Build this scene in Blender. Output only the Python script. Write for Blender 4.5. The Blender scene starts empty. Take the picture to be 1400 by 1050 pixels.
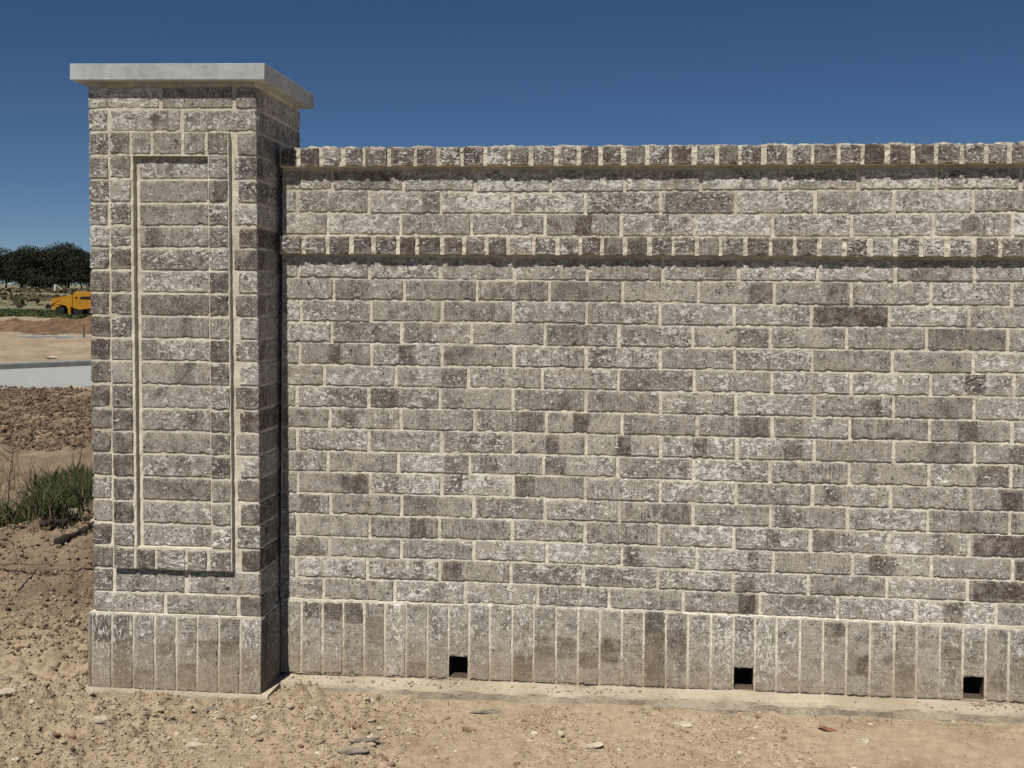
import bpy, math, random
import numpy as np
from mathutils import Vector, Matrix

random.seed(7)
rng = np.random.default_rng(7)
C = bpy.context.scene.collection
SC = bpy.context.scene
R = math.radians

# ---------------------------------------------------------------- camera
cam_d = bpy.data.cameras.new('camera')
cam = bpy.data.objects.new('camera', cam_d)
C.objects.link(cam)
SC.camera = cam
cam_d.sensor_width = 36.0
cam_d.lens = 36.0 * 1548.61 / 1400.0
cam_d.shift_y = -83.5 / 1400.0
cam_d.clip_start = 0.05
cam_d.clip_end = 3000.0
YAW, PITCH, ROLL = 0.1116, -0.0187, 0.0088
cam.matrix_world = (Matrix.Translation((1.10, -3.8697, -0.4545)) @ Matrix.Rotation(YAW, 4, 'Z')
                    @ Matrix.Rotation(math.pi / 2 + PITCH, 4, 'X') @ Matrix.Rotation(ROLL, 4, 'Z'))

# ---------------------------------------------------------------- world, sun, exposure
SUN_EL, SUN_AZ = R(53.4), R(12.5)          # azimuth: left of the wall's outward normal (-y)
world = bpy.data.worlds.new('World')
SC.world = world
world.use_nodes = True
wn = world.node_tree
wn.nodes.clear()
sky = wn.nodes.new('ShaderNodeTexSky')
sky.sky_type = 'NISHITA'
sky.sun_disc = False
sky.sun_elevation = SUN_EL
sky.sun_rotation = math.pi + SUN_AZ
sky.altitude = 0
sky.air_density = 0.55
sky.dust_density = 0.0
sky.ozone_density = 4.0
bg = wn.nodes.new('ShaderNodeBackground')
bg.inputs['Strength'].default_value = 0.05
wo = wn.nodes.new('ShaderNodeOutputWorld')
hs = wn.nodes.new('ShaderNodeHueSaturation')
hs.inputs['Saturation'].default_value = 1.12
wn.links.new(sky.outputs[0], hs.inputs['Color'])
wn.links.new(hs.outputs[0], bg.inputs['Color'])
wn.links.new(bg.outputs[0], wo.inputs['Surface'])
sun_d = bpy.data.lights.new('sun', 'SUN')
sun_d.energy = 5.0
sun_d.angle = R(0.5)
sun_d.color = (1.0, 0.955, 0.885)
sun = bpy.data.objects.new('sun', sun_d)
C.objects.link(sun)
to_sun = Vector((-math.sin(SUN_AZ) * math.cos(SUN_EL), -math.cos(SUN_AZ) * math.cos(SUN_EL), math.sin(SUN_EL)))
sun.rotation_euler = to_sun.to_track_quat('Z', 'Y').to_euler()
SC.view_settings.view_transform = 'Standard'
SC.view_settings.look = 'None'
SC.view_settings.exposure = -0.05
SC.view_settings.gamma = 1.0
SC.view_settings.use_curve_mapping = False

# ---------------------------------------------------------------- helpers
def hash2(ix, iy, seed):
    h = (ix.astype(np.int64) * 374761393 + iy.astype(np.int64) * 668265263 + seed * 1442695041) & 0xffffffff
    h = ((h ^ (h >> 13)) * 1274126177) & 0xffffffff
    h = (h ^ (h >> 16)) & 0xffffffff
    return h / 4294967295.0

def vnoise(x, y, seed=0):
    ix, iy = np.floor(x), np.floor(y)
    fx, fy = x - ix, y - iy
    fx = fx * fx * (3 - 2 * fx); fy = fy * fy * (3 - 2 * fy)
    a = hash2(ix, iy, seed); b = hash2(ix + 1, iy, seed)
    c = hash2(ix, iy + 1, seed); d = hash2(ix + 1, iy + 1, seed)
    return (a + (b - a) * fx) * (1 - fy) + (c + (d - c) * fx) * fy - 0.5

def fbm(x, y, octv=4, seed=0, gain=0.5):
    x = np.asarray(x, float); y = np.asarray(y, float)
    s = np.zeros(np.broadcast(x, y).shape); a = 1.0
    for o in range(octv):
        s += a * vnoise(x * 2 ** o + 17.3 * o, y * 2 ** o - 9.1 * o, seed + o)
        a *= gain
    return s

def mesh_from(name, verts, faces, mat=None, smooth=False):
    """verts (n,3) array; faces list or (m,k) array"""
    me = bpy.data.meshes.new(name)
    verts = np.asarray(verts, dtype=np.float32)
    if isinstance(faces, np.ndarray):
        m, k = faces.shape
        me.vertices.add(len(verts)); me.vertices.foreach_set('co', verts.ravel())
        me.loops.add(m * k); me.loops.foreach_set('vertex_index', faces.astype(np.int32).ravel())
        me.polygons.add(m)
        me.polygons.foreach_set('loop_start', np.arange(0, m * k, k, dtype=np.int32))
        me.polygons.foreach_set('loop_total', np.full(m, k, dtype=np.int32))
        me.update(calc_edges=True)
    else:
        me.from_pydata([tuple(v) for v in verts.tolist()], [], faces)
    me.validate()
    if smooth:
        me.polygons.foreach_set('use_smooth', [True] * len(me.polygons))
    if mat: me.materials.append(mat)
    me.update()
    return me

def obj(name, me, parent=None, loc=None, rot=None, kind=None, label=None, cat=None, group=None):
    o = bpy.data.objects.new(name, me)
    C.objects.link(o)
    if parent: o.parent = parent
    if loc is not None: o.location = loc
    if rot is not None: o.rotation_euler = rot
    if kind: o['kind'] = kind
    if label: o['label'] = label
    if cat: o['category'] = cat
    if group: o['group'] = group
    return o

def grid_faces(nu, nv, flip=False):
    i, j = np.meshgrid(np.arange(nu - 1), np.arange(nv - 1), indexing='ij')
    a = (i * nv + j).ravel(); b = ((i + 1) * nv + j).ravel()
    c = ((i + 1) * nv + j + 1).ravel(); d = (i * nv + j + 1).ravel()
    return np.stack([a, b, c, d] if not flip else [a, d, c, b], 1)

class NT:
    """small node-tree builder"""
    def __init__(self, name):
        self.m = bpy.data.materials.new(name); self.m.use_nodes = True
        self.t = self.m.node_tree; self.t.nodes.clear()
        self.out = self.t.nodes.new('ShaderNodeOutputMaterial')
        self.b = self.t.nodes.new('ShaderNodeBsdfPrincipled')
        self.b.inputs['Roughness'].default_value = 0.9
        self.b.inputs['Specular IOR Level'].default_value = 0.25
        self.b.inputs['Diffuse Roughness'].default_value = 0.9
        self.t.links.new(self.b.outputs[0], self.out.inputs['Surface'])
    def n(self, typ, **kw):
        nd = self.t.nodes.new(typ)
        for k, v in kw.items(): setattr(nd, k, v)
        return nd
    def put(self, sock, v):
        if isinstance(v, bpy.types.NodeSocket): self.t.links.new(v, sock)
        elif isinstance(v, (tuple, list)) and len(v) == 3 and sock.type == 'RGBA': sock.default_value = (*v, 1)
        else: sock.default_value = v
    def math(self, op, a, b=0.0, clamp=False):
        nd = self.n('ShaderNodeMath', operation=op); nd.use_clamp = clamp
        self.put(nd.inputs[0], a); self.put(nd.inputs[1], b)
        return nd.outputs[0]
    def vmath(self, op, a, b):
        nd = self.n('ShaderNodeVectorMath', operation=op)
        self.put(nd.inputs[0], a); self.put(nd.inputs[1], b)
        return nd.outputs[0]
    def noise(self, vec, scale, detail=4, rough=0.6, dist=0.0):
        nd = self.n('ShaderNodeTexNoise')
        self.put(nd.inputs['Vector'], vec)
        nd.inputs['Scale'].default_value = scale; nd.inputs['Detail'].default_value = detail
        nd.inputs['Roughness'].default_value = rough; nd.inputs['Distortion'].default_value = dist
        return nd.outputs['Fac']
    def voro(self, vec, scale, feature='F1', out='Distance'):
        nd = self.n('ShaderNodeTexVoronoi', feature=feature)
        self.put(nd.inputs['Vector'], vec); nd.inputs['Scale'].default_value = scale
        return nd.outputs[out]
    def step(self, v, lo, hi, a=0.0, b=1.0):
        nd = self.n('ShaderNodeMapRange'); nd.interpolation_type = 'SMOOTHSTEP'
        self.put(nd.inputs[0], v); self.put(nd.inputs[1], lo); self.put(nd.inputs[2], hi)
        self.put(nd.inputs[3], a); self.put(nd.inputs[4], b)
        return nd.outputs[0]
    def mix(self, f, a, b, blend='MIX'):
        nd = self.n('ShaderNodeMix'); nd.data_type = 'RGBA'; nd.blend_type = blend
        self.put(nd.inputs[0], f); self.put(nd.inputs[6], a); self.put(nd.inputs[7], b)
        return nd.outputs[2]
    def bump(self, h, dist, strength=1.0):
        nd = self.n('ShaderNodeBump'); nd.inputs['Distance'].default_value = dist
        nd.inputs['Strength'].default_value = strength
        self.put(nd.inputs['Height'], h)
        self.put(self.b.inputs['Normal'], nd.outputs[0])
    def color(self, c): self.put(self.b.inputs['Base Color'], c)

# ---------------------------------------------------------------- materials
DUST = (0.37, 0.29, 0.19)

def brick_material():
    k = NT('weathered_brick')
    tc = k.n('ShaderNodeTexCoord').outputs['Object']
    oi = k.n('ShaderNodeObjectInfo')
    rnd = oi.outputs['Random']
    cx = k.n('ShaderNodeCombineXYZ')
    k.put(cx.inputs[0], k.math('MULTIPLY', rnd, 37.0)); k.put(cx.inputs[1], k.math('MULTIPLY', rnd, 91.0)); k.put(cx.inputs[2], k.math('MULTIPLY', rnd, 53.0))
    v = k.vmath('ADD', tc, cx.outputs[0])
    sep = k.n('ShaderNodeSeparateColor'); k.put(sep.inputs[0], oi.outputs['Color'])
    dark, pc, pw = sep.outputs[0], sep.outputs[1], sep.outputs[2]
    alpha = oi.outputs['Alpha']
    sx = k.n('ShaderNodeSeparateXYZ'); k.put(sx.inputs[0], tc)
    blot = k.noise(v, 20, 5, 0.62)
    blot2 = k.noise(k.vmath('ADD', v, (3.3, 7.1, 2.2)), 34, 6, 0.7)
    fine = k.noise(v, 190, 5, 0.75)
    grit = k.noise(k.vmath('ADD', v, (9.0, 1.0, 4.0)), 420, 3, 0.7)
    stri = k.noise(k.vmath('MULTIPLY', v, (300, 60, 14)), 1.0, 3, 0.6)
    # grey-taupe engobe over brown body
    t = k.math('ADD', k.math('MULTIPLY', fine, 0.62), k.math('MULTIPLY', blot, 0.5))
    t = k.math('ADD', t, k.math('MULTIPLY', k.math('SUBTRACT', stri, 0.5), k.step(rnd, 0.2, 0.8, 0.12, 0.42)))
    t = k.step(t, 0.40, 0.70)
    base = k.mix(t, (0.130, 0.110, 0.092), (0.58, 0.53, 0.45))
    # dark burnt body with a firing flash across part of the brick
    wob = k.math('MULTIPLY', k.math('SUBTRACT', blot2, 0.5), 0.012)
    dx = k.math('ABSOLUTE', k.math('SUBTRACT', k.math('ADD', sx.outputs[0], wob), k.math('MULTIPLY', k.math('SUBTRACT', pc, 0.5), 0.25)))
    edge = k.math('MULTIPLY', pw, 0.125)
    patch = k.step(dx, k.math('ADD', edge, -0.006), k.math('ADD', edge, 0.003), 1.0, 0.0)
    blotm = k.step(blot, 0.50, 0.66)
    dmask = k.math('MULTIPLY', k.math('MULTIPLY', dark, patch), k.step(blot2, 0.36, 0.58, 0.50, 1.05))
    gen = k.math('MULTIPLY', k.math('MULTIPLY', blotm, 0.72), k.step(rnd, 0.1, 0.9, 0.25, 1.0))
    dmask = k.math('MAXIMUM', dmask, gen)
    burnt = k.mix(k.step(fine, 0.35, 0.7), (0.034, 0.024, 0.019), (0.165, 0.126, 0.100))
    red = k.mix(k.step(fine, 0.35, 0.7), (0.048, 0.029, 0.021), (0.19, 0.125, 0.092))
    burnt = k.mix(k.math('SUBTRACT', 1.0, alpha), burnt, red)
    col = k.mix(k.math('MINIMUM', k.math('MULTIPLY', dmask, 1.05), 0.93), base, burnt)
    w0 = k.noise(v, 90, 4, 0.7)
    # white slurry flecks
    w = k.noise(k.vmath('ADD', k.vmath('MULTIPLY', v, (0.75, 1, 1.25)), (5.0, 2.0, 8.0)), 98, 7, 0.80, 0.6)
    wm = k.math('ADD', w, k.math('MULTIPLY', k.math('SUBTRACT', blot2, 0.5), 0.42))
    wm = k.math('ADD', wm, k.math('MULTIPLY', dmask, -0.045))
    gz_ = k.n('ShaderNodeNewGeometry').outputs['Position']
    sgz = k.n('ShaderNodeSeparateXYZ'); k.put(sgz.inputs[0], gz_)
    lime = k.math('ADD', k.step(k.math('FRACT', k.math('MULTIPLY', rnd, 23.7)), 0.0, 1.0, -0.028, 0.030), k.step(sgz.outputs[2], -0.40, -0.25, 0.0, 0.022))
    lime = k.math('ADD', lime, k.math('MULTIPLY', k.math('SUBTRACT', k.noise(gz_, 2.6, 3, 0.6), 0.5), 0.16))
    wm = k.math('ADD', wm, lime)
    white = k.step(wm, 0.538, 0.575)
    w2 = k.noise(k.vmath('ADD', k.vmath('MULTIPLY', v, (0.7, 1, 1.5)), (2.0, 12.0, 8.0)), 34, 7, 0.74, 1.1)
    white = k.math('MAXIMUM', white, k.step(k.math('ADD', k.math('ADD', w2, lime), k.math('MULTIPLY', dmask, -0.04)), 0.568, 0.625))
    col = k.mix(k.math('MULTIPLY', white, 0.85), col, (0.80, 0.775, 0.71))
    # pits
    p = k.noise(k.vmath('ADD', v, (1.0, 15.0, 6.0)), 105, 5, 0.72, 0.8)
    pit = k.step(p, 0.600, 0.622)
    vd = k.math('ADD', k.voro(v, 8), k.math('MULTIPLY', k.math('SUBTRACT', w0, 0.5), 0.30))
    pit = k.math('MAXIMUM', pit, k.step(vd, 0.040, 0.020))
    col = k.mix(k.math('MULTIPLY', pit, 0.85), col, (0.045, 0.038, 0.033))
    # mortar smears
    s = k.noise(k.vmath('ADD', v, (25.0, 5.0, 16.0)), 11, 5, 0.65)
    col = k.mix(k.math('MULTIPLY', k.step(s, 0.60, 0.72), 0.4), col, (0.52, 0.475, 0.385))
    az = k.math('ABSOLUTE', sx.outputs[2])
    ed = k.math('MULTIPLY', k.step(az, 0.020, 0.034), k.step(k.math('ADD', k.noise(v, 42, 5, 0.7), lime), 0.46, 0.58))
    col = k.mix(k.math('MULTIPLY', ed, 0.72), col, (0.58, 0.53, 0.44))
    # per brick value
    val = k.step(k.math('FRACT', k.math('MULTIPLY', rnd, 7.31)), 0.0, 1.0, 0.93, 1.08)
    vv = k.n('ShaderNodeCombineColor'); [k.put(vv.inputs[i], val) for i in range(3)]
    col = k.mix(1.0, col, vv.outputs[0], 'MULTIPLY')
    # dust thrown up by rain near the ground
    gp = k.n('ShaderNodeNewGeometry').outputs['Position']
    sz = k.n('ShaderNodeSeparateXYZ'); k.put(sz.inputs[0], gp)
    dn = k.noise(gp, 6, 5, 0.6)
    h = k.math('ADD', sz.outputs[2], k.math('MULTIPLY', k.math('SUBTRACT', dn, 0.5), -0.35))
    dm = k.step(h, -1.80, -1.52, 0.72, 0.0)
    dm = k.math('MULTIPLY', dm, k.step(grit, 0.3, 0.7, 0.7, 1.0))
    col = k.mix(dm, col, DUST)
    k.color(col)
    hgt = k.math('ADD', k.math('MULTIPLY', fine, 0.7), k.math('MULTIPLY', white, 0.25))
    hgt = k.math('ADD', hgt, k.math('MULTIPLY', pit, -1.0))
    hgt = k.math('ADD', hgt, k.math('MULTIPLY', stri, 0.25))
    hgt = k.math('ADD', hgt, k.math('MULTIPLY', grit, 0.25))
    k.bump(hgt, 0.0042, 1.0)
    return k.m

def mortar_material():
    k = NT('cream_mortar')
    v = k.n('ShaderNodeNewGeometry').outputs['Position']
    a = k.noise(v, 30, 5, 0.6); b = k.noise(v, 260, 4, 0.7); c = k.noise(v, 4, 4, 0.6)
    col = k.mix(k.step(a, 0.3, 0.7), (0.58, 0.53, 0.43), (0.75, 0.70, 0.59))
    col = k.mix(k.math('MULTIPLY', k.step(b, 0.42, 0.30), 0.5), col, (0.30, 0.255, 0.19))
    col = k.mix(k.math('MULTIPLY', k.step(c, 0.48, 0.68), 0.5), col, (0.42, 0.365, 0.285))
    sz = k.n('ShaderNodeSeparateXYZ'); k.put(sz.inputs[0], v)
    dm = k.step(k.math('ADD', sz.outputs[2], k.math('MULTIPLY', k.math('SUBTRACT', c, 0.5), -0.25)), -1.80, -1.58, 0.85, 0.0)
    col = k.mix(dm, col, DUST)
    k.color(col)
    k.bump(k.math('ADD', b, k.math('MULTIPLY', a, 0.8)), 0.003, 0.8)
    return k.m

def stone_material():
    k = NT('sawn_limestone')
    v = k.n('ShaderNodeTexCoord').outputs['Object']
    a = k.noise(v, 7, 5, 0.65, 1.2); b = k.noise(v, 150, 5, 0.7)
    st = k.noise(k.vmath('MULTIPLY', v, (18, 18, 70)), 1.0, 4, 0.6, 1.5)
    sc = k.noise(k.vmath('ADD', k.vmath('MULTIPLY', v, (60, 60, 18)), (3, 1, 2)), 1.0, 4, 0.7, 2.0)
    col = k.mix(k.step(a, 0.35, 0.65), (0.44, 0.455, 0.46), (0.55, 0.565, 0.565))
    col = k.mix(k.math('MULTIPLY', k.step(st, 0.52, 0.62), 0.35), col, (0.34, 0.33, 0.31))
    col = k.mix(k.math('MULTIPLY', k.step(sc, 0.60, 0.66), 0.5), col, (0.65, 0.645, 0.62))
    k.color(col)
    k.bump(k.math('ADD', b, k.math('MULTIPLY', sc, 0.4)), 0.0015, 0.7)
    return k.m

def concrete_material(name='concrete', tint=(0.40, 0.335, 0.245), tint2=(0.54, 0.47, 0.355), dust=0.5):
    k = NT(name)
    v = k.n('ShaderNodeNewGeometry').outputs['Position']
    a = k.noise(v, 5, 6, 0.65); b = k.noise(v, 120, 5, 0.7)
    col = k.mix(k.step(a, 0.3, 0.7), tint, tint2)
    col = k.mix(k.math('MULTIPLY', k.step(b, 0.55, 0.7), 0.4), col, (0.25, 0.21, 0.16))
    col = k.mix(k.math('MULTIPLY', k.step(k.noise(v, 16, 5, 0.7), 0.45, 0.65), dust), col, DUST)
    k.color(col)
    k.bump(k.math('ADD', b, k.noise(v, 28, 5, 0.7)), 0.008, 1.0)
    return k.m

def soil_material():
    k = NT('sandy_soil')
    v = k.n('ShaderNodeNewGeometry').outputs['Position']
    sx = k.n('ShaderNodeSeparateXYZ'); k.put(sx.inputs[0], v)
    y = sx.outputs[1]
    a = k.noise(v, 1.7, 7, 0.62); b = k.noise(v, 24, 6, 0.7); c = k.noise(v, 170, 5, 0.75); e = k.noise(v, 4.4, 5, 0.6)
    pale = k.mix(k.step(b, 0.3, 0.7), (0.385, 0.30, 0.195), (0.50, 0.405, 0.275))
    brown = k.mix(k.step(b, 0.3, 0.7), (0.20, 0.128, 0.075), (0.32, 0.222, 0.14))
    col = k.mix(k.math('MULTIPLY', k.step(e, 0.50, 0.68), 0.55), pale, brown)
    # darker dug-over earth behind the pillar
    dug = k.math('MULTIPLY', k.step(k.math('ADD', y, k.math('MULTIPLY', k.math('SUBTRACT', a, 0.5), 1.2)), 0.15, 0.9), k.step(y, 12.6, 11.6))
    col = k.mix(k.math('MULTIPLY', dug, 0.7), col, k.mix(k.step(a, 0.40, 0.62), (0.13, 0.085, 0.053), (0.29, 0.21, 0.14)))
    col = k.mix(k.step(y, 15.0, 18.0, 0.0, 0.65), col, k.mix(k.step(k.noise(v, 1.3, 6, 0.7), 0.4, 0.62), (0.20, 0.15, 0.10), (0.34, 0.27, 0.185)))
    # little grit
    col = k.mix(k.math('MULTIPLY', k.step(c, 0.60, 0.68), 0.7), col, (0.55, 0.48, 0.36))
    col = k.mix(k.math('MULTIPLY', k.step(c, 0.42, 0.35), 0.75), col, (0.14, 0.092, 0.058))
    # dry field farther off
    f1 = k.noise(k.vmath('MULTIPLY', v, (0.05, 0.16, 0.1)), 1.0, 6, 0.68)
    f2 = k.noise(v, 0.9, 6, 0.7)
    field = k.mix(k.step(k.math('ADD', k.math('MULTIPLY', f1, 0.6), k.math('MULTIPLY', f2, 0.4)), 0.38, 0.62), (0.085, 0.080, 0.045), (0.30, 0.255, 0.16))
    col = k.mix(k.step(y, 66, 74), col, field)
    k.color(col)
    hh = k.math('ADD', k.math('MULTIPLY', c, 0.6), b)
    k.bump(hh, 0.016, 1.0)
    return k.m

def island_material(name, cols, rough=0.9, bump=0.0, scale=80):
    """colour picked per loose piece"""
    k = NT(name)
    g = k.n('ShaderNodeNewGeometry')
    r = k.n('ShaderNodeValToRGB'); r.color_ramp.interpolation = 'LINEAR'
    els = r.color_ramp.elements
    while len(els) < len(cols): els.new(0.5)
    for i, c in enumerate(cols):
        els[i].position = i / (len(cols) - 1); els[i].color = (*c, 1)
    k.put(r.inputs[0], g.outputs['Random Per Island'])
    n = k.noise(g.outputs['Position'], scale, 4, 0.7)
    col = k.mix(k.step(n, 0.3, 0.7, 0.0, 0.35), r.outputs[0], (0.5 * cols[0][0], 0.5 * cols[0][1], 0.5 * cols[0][2]))
    k.color(col)
    k.b.inputs['Roughness'].default_value = rough
    if bump: k.bump(n, bump, 0.8)
    return k.m

def plain(name, col, rough=0.8, var=0.25, scale=20, bump=0.0, metal=0.0):
    k = NT(name)
    v = k.n('ShaderNodeTexCoord').outputs['Object']
    n = k.noise(v, scale, 5, 0.65)
    d = tuple(c * (1 - var) for c in col); u = tuple(min(1, c * (1 + var)) for c in col)
    k.color(k.mix(k.step(n, 0.3, 0.7), d, u))
    k.b.inputs['Roughness'].default_value = rough; k.b.inputs['Metallic'].default_value = metal
    if bump: k.bump(n, bump, 0.8)
    return k.m

M_BRICK = brick_material()
M_HOLE_SHADE = plain('weep_hole_shade', (0.075, 0.055, 0.042), var=0.4, scale=60, bump=0.003)  # dark brown painted in for the shade inside the weep holes
M_MORTAR = mortar_material()
M_STONE = stone_material()
M_FOOT = concrete_material('footing_concrete', dust=0.3)
M_ROAD = concrete_material('road_concrete', (0.29, 0.295, 0.285), (0.37, 0.37, 0.355), 0.12)
M_KERB = concrete_material('kerb_concrete', (0.22, 0.22, 0.205), (0.30, 0.295, 0.28), 0.1)
M_SOIL = soil_material()
M_PEB = island_material('pebbles', [(0.20, 0.13, 0.082), (0.37, 0.285, 0.185), (0.45, 0.36, 0.24), (0.51, 0.42, 0.29), (0.66, 0.60, 0.48)], bump=0.002)
M_CLOD = island_material('earth_clods', [(0.09, 0.06, 0.04), (0.15, 0.10, 0.065), (0.20, 0.14, 0.09), (0.28, 0.205, 0.135)], bump=0.004, scale=30)
M_GRASS = island_material('green_grass', [(0.022, 0.038, 0.012), (0.040, 0.060, 0.020), (0.065, 0.080, 0.030), (0.15, 0.135, 0.07)], scale=5)
M_DRY = island_material('dry_stems', [(0.10, 0.07, 0.04), (0.22, 0.17, 0.10), (0.35, 0.28, 0.17)], scale=5)
M_LEAF = island_material('oak_leaves', [(0.015, 0.021, 0.010), (0.028, 0.036, 0.016), (0.045, 0.053, 0.025), (0.07, 0.074, 0.038)], scale=0.4)
M_BARK = plain('grey_bark', (0.12, 0.105, 0.085), var=0.4, scale=4)
M_CHAR = plain('charred_wood', (0.030, 0.025, 0.021), var=0.6, scale=60, bump=0.006)
M_WOOD = plain('weathered_wood', (0.16, 0.12, 0.085), var=0.4, scale=60, bump=0.004)
M_YEL = plain('yellow_paint', (0.47, 0.235, 0.02), rough=0.45, var=0.12, scale=3)
M_BLK = plain('black_rubber', (0.02, 0.02, 0.02), rough=0.7, scale=8)
M_GLASS = plain('dark_glass', (0.015, 0.018, 0.02), rough=0.15, var=0.1)
M_RUST = plain('red_brick_shard', (0.22, 0.105, 0.065), var=0.4, scale=90, bump=0.003)
M_GREY = plain('grey_stone_shard', (0.20, 0.175, 0.14), var=0.4, scale=70, bump=0.004)
M_PALE = plain('pale_limestone', (0.46, 0.40, 0.30), var=0.25, scale=60, bump=0.004)
M_BROWN = plain('brown_stone', (0.25, 0.16, 0.10), var=0.35, scale=60, bump=0.004)
M_TWHITE = plain('white_paint', (0.72, 0.72, 0.70), var=0.08)

# ---------------------------------------------------------------- brick meshes
def rough_box(lx, ly, lz, nx, ny, nz, seed, rad=0.0018, chip=0.0024, open_back=True):
    """hand-moulded brick centred at origin, front face towards -y"""
    r = np.random.default_rng(seed)
    def axis(l, n):
        e = 0.0045
        return np.concatenate([[-l / 2], np.linspace(-l / 2 + e, l / 2 - e, max(2, n)), [l / 2]])
    ax, ay, az = axis(lx, nx), axis(ly, ny), axis(lz, nz)
    idx = {}; vs = []; fs = []
    def vid(i, j, k):
        key = (i, j, k)
        if key not in idx:
            idx[key] = len(vs); vs.append((ax[i], ay[j], az[k]))
        return idx[key]
    X, Y, Z = len(ax) - 1, len(ay) - 1, len(az) - 1
    for i in range(X):
        for k in range(Z):
            fs.append((vid(i, 0, k), vid(i + 1, 0, k), vid(i + 1, 0, k + 1), vid(i, 0, k + 1)))
    if not open_back:
        fs.append((vid(0, Y, 0), vid(0, Y, Z), vid(X, Y, Z), vid(X, Y, 0)))
    for i in range(X):
        for j in range(Y):
            fs.append((vid(i, j, 0), vid(i, j + 1, 0), vid(i + 1, j + 1, 0), vid(i + 1, j, 0)))
            fs.append((vid(i, j, Z), vid(i + 1, j, Z), vid(i + 1, j + 1, Z), vid(i, j + 1, Z)))
    for j in range(Y):
        for k in range(Z):
            fs.append((vid(0, j, k), vid(0, j, k + 1), vid(0, j + 1, k + 1), vid(0, j + 1, k)))
            fs.append((vid(X, j, k), vid(X, j + 1, k), vid(X, j + 1, k + 1), vid(X, j, k + 1)))
    v = np.array(vs)
    h = np.array([lx, ly, lz]) / 2
    ncl = np.clip(v, -(h - rad), h - rad)
    d = v - ncl; L = np.linalg.norm(d, axis=1, keepdims=True)
    on = L[:, 0] > 1e-9
    v[on] = ncl[on] + d[on] / L[on] * rad
    nrm = np.where(L > 1e-9, d / np.maximum(L, 1e-9), 0)
    edge = (np.abs(d) > 1e-9).sum(1) >= 2
    s = seed * 13
    n1 = fbm(v[:, 0] * 30 + v[:, 1] * 31, v[:, 2] * 30 + v[:, 1] * 17, 3, s)
    n2 = fbm(v[:, 0] * 120 + v[:, 1] * 77, v[:, 2] * 120 - v[:, 1] * 31, 2, s + 5)
    push = -0.0006 + n1 * 0.0005 + n2 * 0.0008
    v += nrm * push[:, None]
    c = np.clip(-(n2 * 1.5 + n1 * 0.4) - 0.34, 0, 1) * 5.0 * chip + np.clip(n2 + 0.1, 0, 1) * 0.0012
    v -= nrm * (c * edge)[:, None]
    # low frequency wave of the long edges
    v[:, 2] += 0.0003 * np.sin(v[:, 0] * 22 + seed) * np.sign(v[:, 2]) * (np.abs(v[:, 2]) > lz / 2 - 0.006)
    me = mesh_from('brick', v, fs, M_BRICK, smooth=True)
    try: me.set_sharp_from_angle(angle=R(50))
    except Exception: pass
    return me

SL, SH = 0.242, 0.0660             # stretcher face
STR = [rough_box(SL, 0.09, SH, 36, 2, 8, 100 + i) for i in range(14)]
HDR = [rough_box(0.064, 0.20, 0.0665, 7, 2, 7, 200 + i, chip=0.003) for i in range(10)]
CORL = [rough_box(0.067, 0.238, SH, 7, 20, 6, 300 + i, chip=0.0028) for i in range(6)]      # corner brick, long side along the depth
CORS = [rough_box(0.077, 0.063, SH, 7, 6, 6, 320 + i, chip=0.0028) for i in range(6)]

def place(me, parent, cx, cy, cz, sx=1.0, sz=1.0, sy=1.0, rot=0.0, flip=None, col=None, jit=1.0, xf=None):
    o = bpy.data.objects.new('brick', me); C.objects.link(o); o.parent = parent
    if flip is None: flip = random.random() < 0.5
    if xf: cx, cy, cz, tilt = xf(cx, cy, cz); sx *= 1.0217; sz *= 1.0217
    else: tilt = 0.0
    o.location = (cx, cy + random.uniform(-0.0009, 0.0010) * jit, cz)
    o.rotation_euler = (random.uniform(-.004, .004) * jit, rot + (math.pi if flip else 0) + random.uniform(-.0035, .0035) * jit + tilt, random.uniform(-.003, .003) * jit)
    o.scale = (sx, sy, sz)
    if col is None: col = rand_col()
    d, pc, pw, red = col
    if flip: pc = 1 - pc
    o.color = (d, pc, pw, 1 - red)
    return o

def rand_col(pdark=0.3, dmin=0.45, dmax=0.9, red=0.15, full=0.3):
    if random.random() < pdark:
        if random.random() < full: return (random.uniform(dmin, dmax), 0.5, 1.0, red * random.random())
        return (random.uniform(dmin, dmax), random.uniform(0.1, 0.9), random.uniform(0.15, 0.4), red * random.random())
    return (0.0, 0.5, 0.1, 0.0)

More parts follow.
